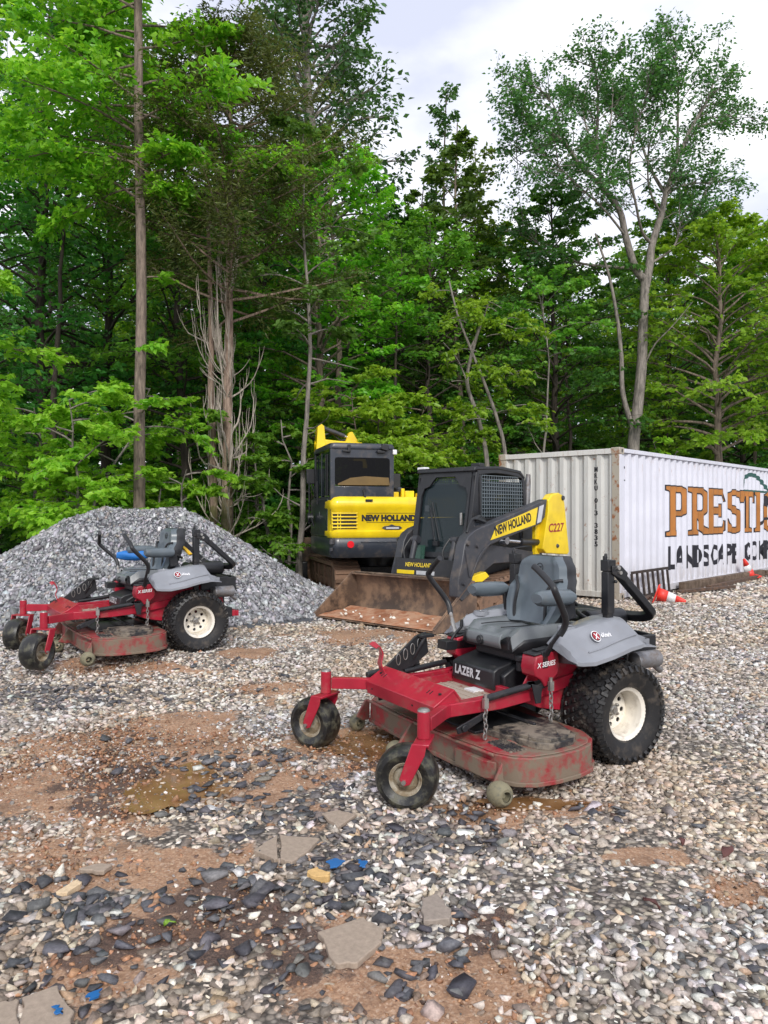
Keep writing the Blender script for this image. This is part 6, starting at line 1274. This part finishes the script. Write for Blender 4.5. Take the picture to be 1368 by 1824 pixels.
for i in range(84):   # bare dead branches sweeping up from the lower trunk
    z = T.r.uniform(.5, 4.4) if i < 66 else T.r.uniform(4.8, 6.8); a = T.r.uniform(0, 6.28); e = T.r.uniform(.1, .7) if z < 3 else T.r.uniform(.4, 1.0); L = T.r.uniform(.7, 2.1) if z < 4.8 else T.r.uniform(.6, 1.6); pts = [pat(P, z)]; curl = T.r.uniform(.08, .26)
    for j in range(9): a += T.r.normal(0, .38); e = min(1.5, e + curl + T.r.normal(0, .16)); pts.append(pts[-1] + Vector((math.cos(a) * math.cos(e), math.sin(a) * math.cos(e), math.sin(e))) * L / 9)
    T.wood(pts, T.r.uniform(.009, .026), .003, 5)
    for k in range(3):
        q = T.r.integers(3, 8); p = pts[q]; a2 = a + T.r.normal(0, 1.0); e2 = e - .4; pp = [p]
        for j in range(4): a2 += T.r.normal(0, .25); e2 += .15; pp.append(pp[-1] + Vector((math.cos(a2) * math.cos(e2), math.sin(a2) * math.cos(e2), math.sin(e2))) * .11)
        T.wood(pp, .009, .002, 4)
w_dead = T.w; T.w = w_trunk
cedar = T.finish('cedar_tree', M['bark_cedar'], M['needle'], 'brown twin trunked cedar with bare dead branches and mossy foot', loc=gp(px2x(400, d), d), aspect=.26)
w_dead.build('dead_branches', bark_mat('pale_dead_wood', (.20, .17, .14), (.50, .44, .37)), cedar, smooth=60, fixn=False)
# 3. very tall sparse tree rising behind the excavator
T = broadleaf(103, 25, .22, 9.5, 3.0, 70, 9, 15, .19, 'tall', lean=(-1.6, 0), wob=.7, el=.75, shade=.45, flat=.5, width=.55)
T.finish('poplar_tree', M['bark_light'], M['leaf_grey'], 'very tall sparse tree with pale trunk rising behind the excavator', loc=gp(px2x(622, 23.5), 23.5))
T = broadleaf(104, 24, .18, 8.5, 3.0, 56, 9, 14, .20, 'tall', lean=(-2.2, 0), wob=.8, el=.75, shade=.42, flat=.5, width=.55)
T.finish('poplar_tree', M['bark_light'], M['leaf_grey'], 'tall thin leaning tree left of the tallest pale trunk, sky showing through', loc=gp(px2x(590, 24.5), 24.5))
T = broadleaf(106, 14.8, .10, 5.5, 1.5, 44, 7, 9, .15, 'tall', lean=(.3, 0), wob=.4, el=.7, shade=.5, flat=.6, width=.45)
T.finish('wispy_tree', M['bark'], M['leaf_grey'], 'wispy tree whose top breaks the skyline above the loader', loc=gp(px2x(770, 24.0), 24.0))
T = broadleaf(107, 12.8, .09, 5.0, 1.5, 42, 7, 9, .15, 'tall', lean=(-.3, 0), wob=.4, el=.6, shade=.6, flat=.6, width=.45)
T.finish('wispy_tree', M['bark'], M['leaf_olive'], 'wispy olive tree standing left of the big airy crown', loc=gp(px2x(865, 23.2), 23.2))
# 4. thin bare pole sapling
T = broadleaf(105, 9.0, .065, 4.5, 1.5, 18, 7, 20, .14, 'round', lean=(.1, 0), wob=.2, shade=.5, dead=10)
T.finish('sapling', M['bark_light'], M['leaf_olive'], 'thin pale stemmed sapling between the cedar and the excavator', loc=gp(px2x(532, 14.6), 14.6))
# 5. bright layered young maples along the edge
def young_maple(seed, H, z0, R0, nl=17, size=.13, nlimb=22, nsub=8, shade=.55, multi=3):
    T = Tree(seed)
    for q in range(multi):
        P = trunk_path(H * T.r.uniform(.8, 1), (T.r.normal(0, R0 * .45), T.r.normal(0, R0 * .35)), .35, r=T.r, n=8); T.w.tube(P, [.045 * (1 - .8 * i / 8) for i in range(9)], n=7, caps=False)
        for i in range(nlimb // multi):
            u = (i + T.r.random()) / (nlimb // multi); z = z0 + (P[-1].z - z0) * u; T.limb(pat(P, z), T.r.uniform(0, 6.28), .35 + T.r.normal(0, .15), R0 * T.r.uniform(.55, 1.0) * (1.05 - .45 * u), .018, nsub, nl, size, droop=.10, flat=.14, width=.30, shade=shade, subL=.45)
    return T
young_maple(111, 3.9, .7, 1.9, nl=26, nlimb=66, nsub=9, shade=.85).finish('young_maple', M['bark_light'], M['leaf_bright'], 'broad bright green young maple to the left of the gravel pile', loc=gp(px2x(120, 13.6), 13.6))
young_maple(112, 2.6, .4, 1.25, nl=24, nlimb=36, shade=.8).finish('young_maple', M['bark_light'], M['leaf_bright'], 'low spreading maple between the tall left trunk and the cedar', loc=gp(px2x(270, 13.9), 13.9))
young_maple(113, 4.6, 2.3, 1.9, nl=26, nlimb=60, nsub=9, shade=.85).finish('young_maple', M['bark'], M['leaf_bright'], 'bright layered maple above the excavator cab', loc=gp(px2x(640, 16.6), 16.6))
young_maple(114, 3.4, .3, 1.3, nl=22, nlimb=40, shade=.45).finish('young_maple', M['bark_light'], M['leaf_mid'], 'leafy green sapling just left of the excavator blade', loc=gp(px2x(505, 15.2), 15.2))
young_maple(115, 3.6, 2.2, .85, nl=26, nlimb=18, size=.13).finish('young_maple', M['bark_light'], M['leaf_yellow'], 'small yellow green sapling showing above the container roof', loc=gp(px2x(1218, 20.5), 20.5))
T = Tree(116)
for z, L in ((5.0, 1.7), (4.2, 2.0), (3.6, 1.5), (5.3, 1.2)): T.limb((-1.2, 0, z), T.r.normal(0, .18), .10, L, .03, 10, 34, .14, droop=.07, shade=.75, width=.36, flat=.15)
T.w.tube([Vector((-1.2, 0, -.2)), Vector((-1.25, 0, 3)), Vector((-1.15, 0, 6.5))], [.07, .055, .02], n=8, caps=False)
for i in range(14): T.limb((-1.2, 0, 3.2 + .23 * i), T.r.uniform(0, 6.28), .3, 1.1, .02, 6, 16, .13, shade=.7)
T.finish('young_maple', M['bark'], M['leaf_yellow'], 'yellow green boughs reaching in from the left edge', loc=gp(px2x(-20, 12.0), 12.0))
# 6. mid row of maples with varied greens
def spread(seed, H, r0, z0, R0, nlimb=46, nsub=8, nl=22, size=.165, **k): return broadleaf(seed, H, r0, z0, R0, nlimb, nsub, nl, size, **k)
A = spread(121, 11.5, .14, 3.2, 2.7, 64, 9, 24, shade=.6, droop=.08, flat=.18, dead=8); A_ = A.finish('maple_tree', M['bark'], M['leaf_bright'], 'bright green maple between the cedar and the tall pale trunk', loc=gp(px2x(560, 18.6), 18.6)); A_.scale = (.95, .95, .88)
B_ = spread(122, 9.8, .15, 3.0, 3.0, 66, 9, 24, shade=.62, flat=.18).finish('maple_tree', M['bark'], M['leaf_yellow'], 'yellow green maple behind the right half of the container', loc=gp(px2x(1290, 21.5), 21.5))
C_ = spread(123, 13.5, .15, 2.6, 3.3, 66, 9, 16, size=.165, shade=.5, flat=.3).finish('oak_tree', M['bark_dark'], M['leaf_dark'], 'dark dense oak at the far left edge of the wood', loc=gp(px2x(70, 17.5), 17.5))
D_ = spread(124, 12.5, .13, 2.4, 2.9, 64, 9, 18, size=.155, shade=.5, flat=.3).finish('maple_tree', M['bark_dark'], M['leaf_mid'], 'mid green maple to the right of the excavator', loc=gp(px2x(775, 20.5), 20.5)); D_.scale = (.9, .9, .76)
E_ = spread(125, 12.6, .11, 4.8, 2.3, 44, 8, 13, size=.17, shape='cone', shade=.5, flat=.4, width=.4).finish('oak_tree', M['bark'], M['leaf_olive'], 'olive green loose crowned tree above the loader', loc=gp(px2x(835, 22), 22))
F_ = spread(126, 11.0, .14, 1.6, 2.8, 72, 9, 22, size=.16, shade=.45).finish('oak_tree', M['bark_dark'], M['leaf_dark'], 'dark leafed tree left of the big forked trunk', loc=gp(px2x(985, 22.5), 22.5))
copy_to(C_, 'dark dense oak between the left edge and the tall straight trunk', px2x(190, 19.2), 19.2, 2.0, 1.05)
copy_to(D_, 'mid green maple filling the gap behind the cedar', px2x(330, 18), 18, 1.0, (.95, .95, .92))
copy_to(F_, 'dark leafed tree behind the bright maple left of the excavator', px2x(455, 20), 20, 2.2, 1.0)
copy_to(A_, 'bright maple right of the yellow green one, at the right edge', px2x(1400, 23), 23, 2.6, .95)
copy_to(D_, 'mid green maple just right of the big forked trunk', px2x(1180, 24), 24, 3.3, .92)
copy_to(A_, 'bright green maple rising from the middle of the wood behind the loader', px2x(900, 24), 24, 4.0, .92)
copy_to(F_, 'low dark leafed tree directly behind the excavator', px2x(690, 22.5), 22.5, 5.2, .90)
copy_to(C_, 'dark oak behind the overhanging yellow boughs', px2x(-60, 16.5), 16.5, 4.4, .9)
copy_to(E_, 'olive tree standing right of the sparse pale trunks', px2x(735, 25.5), 25.5, 1.4, (1, 1, .98))
copy_to(B_, 'yellow green maple low behind the bright understorey at left', px2x(420, 21.5), 21.5, .6, (.8, .8, .85))
# 7. pale crossing twin saplings
T = Tree(131); dd = 17.0
def rel(px, py, dv=0, X0=px2x(880, 17.0)): v = at(px, py, dd + dv); return Vector((v.x - X0, v.y - dd, v.z - .1))
for pts, a, b in (([(866, 960), (868, 830), (852, 745), (832, 680), (846, 610), (862, 560)], .060, .03), ([(905, 960), (900, 812), (885, 745), (862, 680), (838, 620), (815, 560), (800, 500)], .050, .02), ([(838, 620), (855, 585), (870, 540)], .025, .012), ([(832, 680), (815, 640), (790, 610)], .02, .008)):
    T.wood(bez([rel(*p) for p in pts], 5), a, b, 8)
for i in range(34): 
    p = rel(T.r.uniform(790, 930), T.r.uniform(520, 800), T.r.normal(0, .4)); T.limb(p, T.r.uniform(0, 6.28), .3, .85, .012, 6, 17, .12, shade=.6)
T.finish('sapling', M['bark_light'], M['leaf_yellow'], 'pair of pale crossing sapling stems behind the loader cab', loc=(px2x(880, 17.0), 17.0, .1))
# 8. big forked tree behind the container, skeleton measured from the photograph and given depth
T = Tree(141); dd = 20.5; X0 = px2x(1128, dd)
def rel2(px, py, dv=0): v = at(px, py, dd); return Vector((v.x - X0, dv, v.z - .1))
tr = [(1128, 1010), (1128, 800), (1133, 740), (1143, 640), (1146, 560), (1150, 475)]
T.w.tube(bez([rel2(*p) for p in tr], 5), [.175 - .0022 * i for i in range(26)], n=12, caps=False)
left = [(1150, 475, 0), (1130, 455, -.1), (1108, 400, -.3), (1095, 355, -.4), (1062, 315, -.5), (1022, 280, -.6), (985, 240, -.8), (940, 222, -1.0), (905, 198, -1.2)]
right = [(1150, 490, 0), (1163, 440, .2), (1170, 400, .3), (1190, 340, .4), (1200, 300, .5), (1222, 235, .5), (1250, 170, .6), (1285, 110, .7), (1300, 60, .8)]
forks = [([(1095, 355, -.4), (1080, 300, .2), (1072, 230, .5), (1055, 150, .8), (1052, 90, 1.0)], .06), ([(1062, 315, -.5), (1045, 240, -.9), (1040, 190, -1.3), (1030, 130, -1.5)], .05), ([(1200, 300, .5), (1185, 245, .9), (1175, 180, 1.3), (1165, 110, 1.5), (1150, 75, 1.6)], .06),
         ([(1200, 300, .5), (1240, 270, 1.0), (1290, 245, 1.6), (1345, 225, 2.2)], .055), ([(1170, 400, .3), (1145, 385, 0), (1120, 350, -.6), (1100, 290, -1.0), (1110, 215, -1.4), (1125, 160, -1.6)], .05), ([(1022, 280, -.6), (990, 200, -.2), (985, 150, 0), (962, 110, .2)], .045), ([(1130, 455, -.1), (1060, 440, .3), (1020, 425, .5), (975, 395, .8), (935, 350, 1.0)], .05),
         ([(1222, 235, .5), (1215, 170, .2), (1210, 110, 0), (1200, 60, -.1)], .045), ([(1250, 170, .6), (1300, 150, .8), (1340, 130, 1.0)], .04), ([(1163, 440, .2), (1215, 400, .5), (1240, 340, .8), (1290, 310, 1.2)], .04), ([(1072, 230, .5), (1100, 160, .7), (1110, 90, .9)], .035), ([(1190, 340, .4), (1160, 300, .1), (1150, 240, -.3), (1160, 190, -.6)], .035), ([(985, 240, -.8), (930, 250, -.5), (890, 240, -.3)], .03), ([(1108, 400, -.3), (1060, 370, -.9), (1010, 340, -1.3), (960, 310, -1.7)], .035)]
paths = [(bez([rel2(*p) for p in left], 4), .115, .02), (bez([rel2(*p) for p in right], 4), .13, .022)] + [(bez([rel2(*p) for p in f], 5), r_, .010) for f, r_ in forks]
for pts, a, b in paths:
    T.wood(pts, a, b, 8); n = len(pts)
    for k in range(int(n * 1.2)):
        i = int(n * .30 + (n * .70) * T.r.random() ** .8); i = min(i, n - 2); p = pts[i]; tg = (pts[i + 1] - pts[i]).normalized(); az = math.atan2(tg.y, tg.x) + T.r.normal(0, 1.1); el = math.asin(max(-1, min(1, tg.z))) * .7 + T.r.normal(0, .35)
        T.limb(p, az, el, T.r.uniform(.70, 1.45), .015, 8, 9, .11, droop=.02, flat=.7, width=.46, shade=.66, start=.35, wig=.2)
T.wood(bez([rel2(1130, 760, 0), rel2(1105, 690, -.2), rel2(1100, 620, -.3), rel2(1092, 545, -.3), rel2(1075, 470, -.4), rel2(1050, 400, -.5)], 5), .08, .025, 8)
T.wood(bez([rel2(1146, 640, 0), rel2(1160, 600, -.3), rel2(1185, 570, -.6), rel2(1215, 530, -.8)], 5), .03, .008, 6)
walnut = T.finish('walnut_tree', M['bark_light'], M['leaf_grey'], 'big forked tree with open airy crown behind the container', loc=(X0, dd, .1)); walnut.scale = (.98, 1, .955)
# 9. rear rows close the wood
rg = np.random.default_rng(77); GR = 'trees in the dense rear rows of the wood'; k = 0
protos = [(C_, 13.5), (D_, 12.5), (F_, 11.0), (A_, 11.5), (C_, 13.5), (F_, 11.0)]
for row, (Y0, st) in enumerate(((27.0, 4.2), (31.5, 4.6), (37.0, 5.2))):
    x = -Y0 * .66 - 3
    while x < Y0 * .66 + 4:
        pxx = CX + x / Y0 * FPX; src, Hs = protos[rg.integers(0, 6)]
        topy = np.interp(pxx, [-300, 0, 380, 560, 660, 740, 880, 960, 1300, 1700], [300, 340, 380, 430, 440, 450, 450, 470, 430, 400]) + rg.uniform(-30, 60)
        Ht = (CY - topy) / FPX * Y0 + 1.5; s_ = Ht / Hs
        copy_to(src, 'leafy tree in the dense dim rear rows of the wood', x + rg.uniform(-1, 1), Y0 + rg.uniform(-1.5, 1.5), rg.uniform(0, 6.28), (min(s_, 1.35), min(s_, 1.35), s_), GR)
        x += st * rg.uniform(.85, 1.15)
# slender bare trunks inside the wood
def pole(seed, px, d, H, r0, lab, mat='bark_light', lean=0):
    T = broadleaf(seed, H, r0, H * .72, 1.5, 16, 6, 14, .15, 'round', lean=(lean, 0), wob=.4, shade=.5, dead=12); T.finish('slender_tree', M[mat], M['leaf_mid'], lab, loc=gp(px2x(px, d), d))
pole(151, 118, 15.8, 10, .09, 'dark slender trunk deep in the shade at far left', 'bark_dark')
pole(152, 612, 19.4, 11, .12, 'grey slender trunk seen above the excavator cab', 'bark')
pole(153, 960, 19.5, 7.5, .05, 'thin stem standing left of the container corner')
pole(154, 1010, 23.0, 9, .08, 'dark slim trunk between the twin saplings and the forked tree', 'bark_dark')
pole(155, 1325, 23.5, 9, .08, 'slender grey trunk near the right edge above the container', 'bark')
pole(156, 705, 18.8, 8, .07, 'slim dark trunk between the excavator and the loader', 'bark_dark')
# shrubs under the trees
S1 = young_maple(161, 2.3, .05, 1.5, nl=18, nlimb=48, size=.13, shade=.4, multi=4).finish('shrub', M['bark_dark'], M['leaf_mid'], 'leafy shrub behind the gravel pile, right of the low spreading maple', 'shrub', loc=gp(px2x(345, 15.6), 15.6))
S2 = young_maple(162, 1.9, .05, 1.4, nl=18, nlimb=44, size=.12, shade=.4, multi=4).finish('shrub', M['bark_dark'], M['leaf_dark'], 'dark shrub at the left edge below the yellow boughs', 'shrub', loc=gp(px2x(-10, 14.6), 14.6))
GS = 'dim shrubs along the floor of the wood'
for x in np.arange(-17, 20, 1.5): copy_to([S1, S2][rg.integers(0, 2)], 'leafy shrub on the dim floor of the wood', float(x), 25.5 + rg.uniform(-1, 1), rg.uniform(0, 6.28), rg.uniform(1.3, 2.0), GS)
x = -13
while x < 18:
    Y = rg.uniform(19.0, 22.5) + max(0, x - 4) * .35
    copy_to([S1, S2][rg.integers(0, 2)], 'leafy shrub on the dim floor of the wood', x, Y, rg.uniform(0, 6.28), rg.uniform(.9, 1.5), GS); x += 1.15
copy_to(S1, 'green shrub close behind the excavator blade', px2x(560, 16.9), 16.9, 1.0, .9); copy_to(S2, 'dark shrub between the excavator and the loader cab', px2x(735, 17.5), 17.5, 2.0, .9)
copy_to(S1, 'leafy shrub beside the container end wall', px2x(880, 18.6), 18.6, 3.0, .8)
# far-off wood closing the view
r = np.random.default_rng(88); n = 150000; x = r.uniform(-42, 46, n); y = r.uniform(42, 50, n); z = r.random(n) ** 1.25 * (9.5 + 3 * _vn(x, y, 4, 90)) ; P = np.stack([x, y, z + 1], -1); T = Tree(171)
keepv = _vn(x + z * .7, z * 1.3 + y * .2, 1.6, 91) > .10; P = P[keepv]; n = len(P); T.leaves(P, r.normal(0, 1, (n, 3)), r.uniform(.25, .5, n), np.clip(.3 + r.normal(0, .2, n), 0, 1))
tag(link_mesh('distant_wood', T.crown_mesh(M['leaf_dark'])), 'dark mass of leaves deep in the wood', 'wood', kind='stuff')
# weeds and fallen leaves on the floor of the wood's edge
T = Tree(172); n = 26000; x = r.uniform(-11, 12, n); y = 14.9 + np.clip(x - 2, 0, 9) * .9 + r.random(n) ** 1.4 * 6; cl = _vn(x, y, .6, 92); kp = (cl > .42) & ~((x > -2.2) & (x < 2.5) & (y < 16.6)); x, y, cl = x[kp], y[kp], cl[kp]; n = len(x)
lx, ly = (x - 3.97) * .682 + (y - 12.77) * .731, -(x - 3.97) * .731 + (y - 12.77) * .682; kp = ~((lx > -.2) & (lx < 12.4) & (ly > -1.2) & (ly < 2.7)); x, y, cl = x[kp], y[kp], cl[kp]; n = len(x)
z = gz(x, y) + r.random(n) * (cl - .35) * 1.3; T.leaves(np.stack([x, y, z], -1), r.normal(0, 1, (n, 3)) + np.array((0, 0, .5)), r.uniform(.06, .12, n), np.clip(.45 + r.normal(0, .2, n), 0, 1))
tag(link_mesh('undergrowth', T.crown_mesh(M['leaf_mid'])), 'low green weeds along the edge of the wood', 'weeds', kind='stuff')
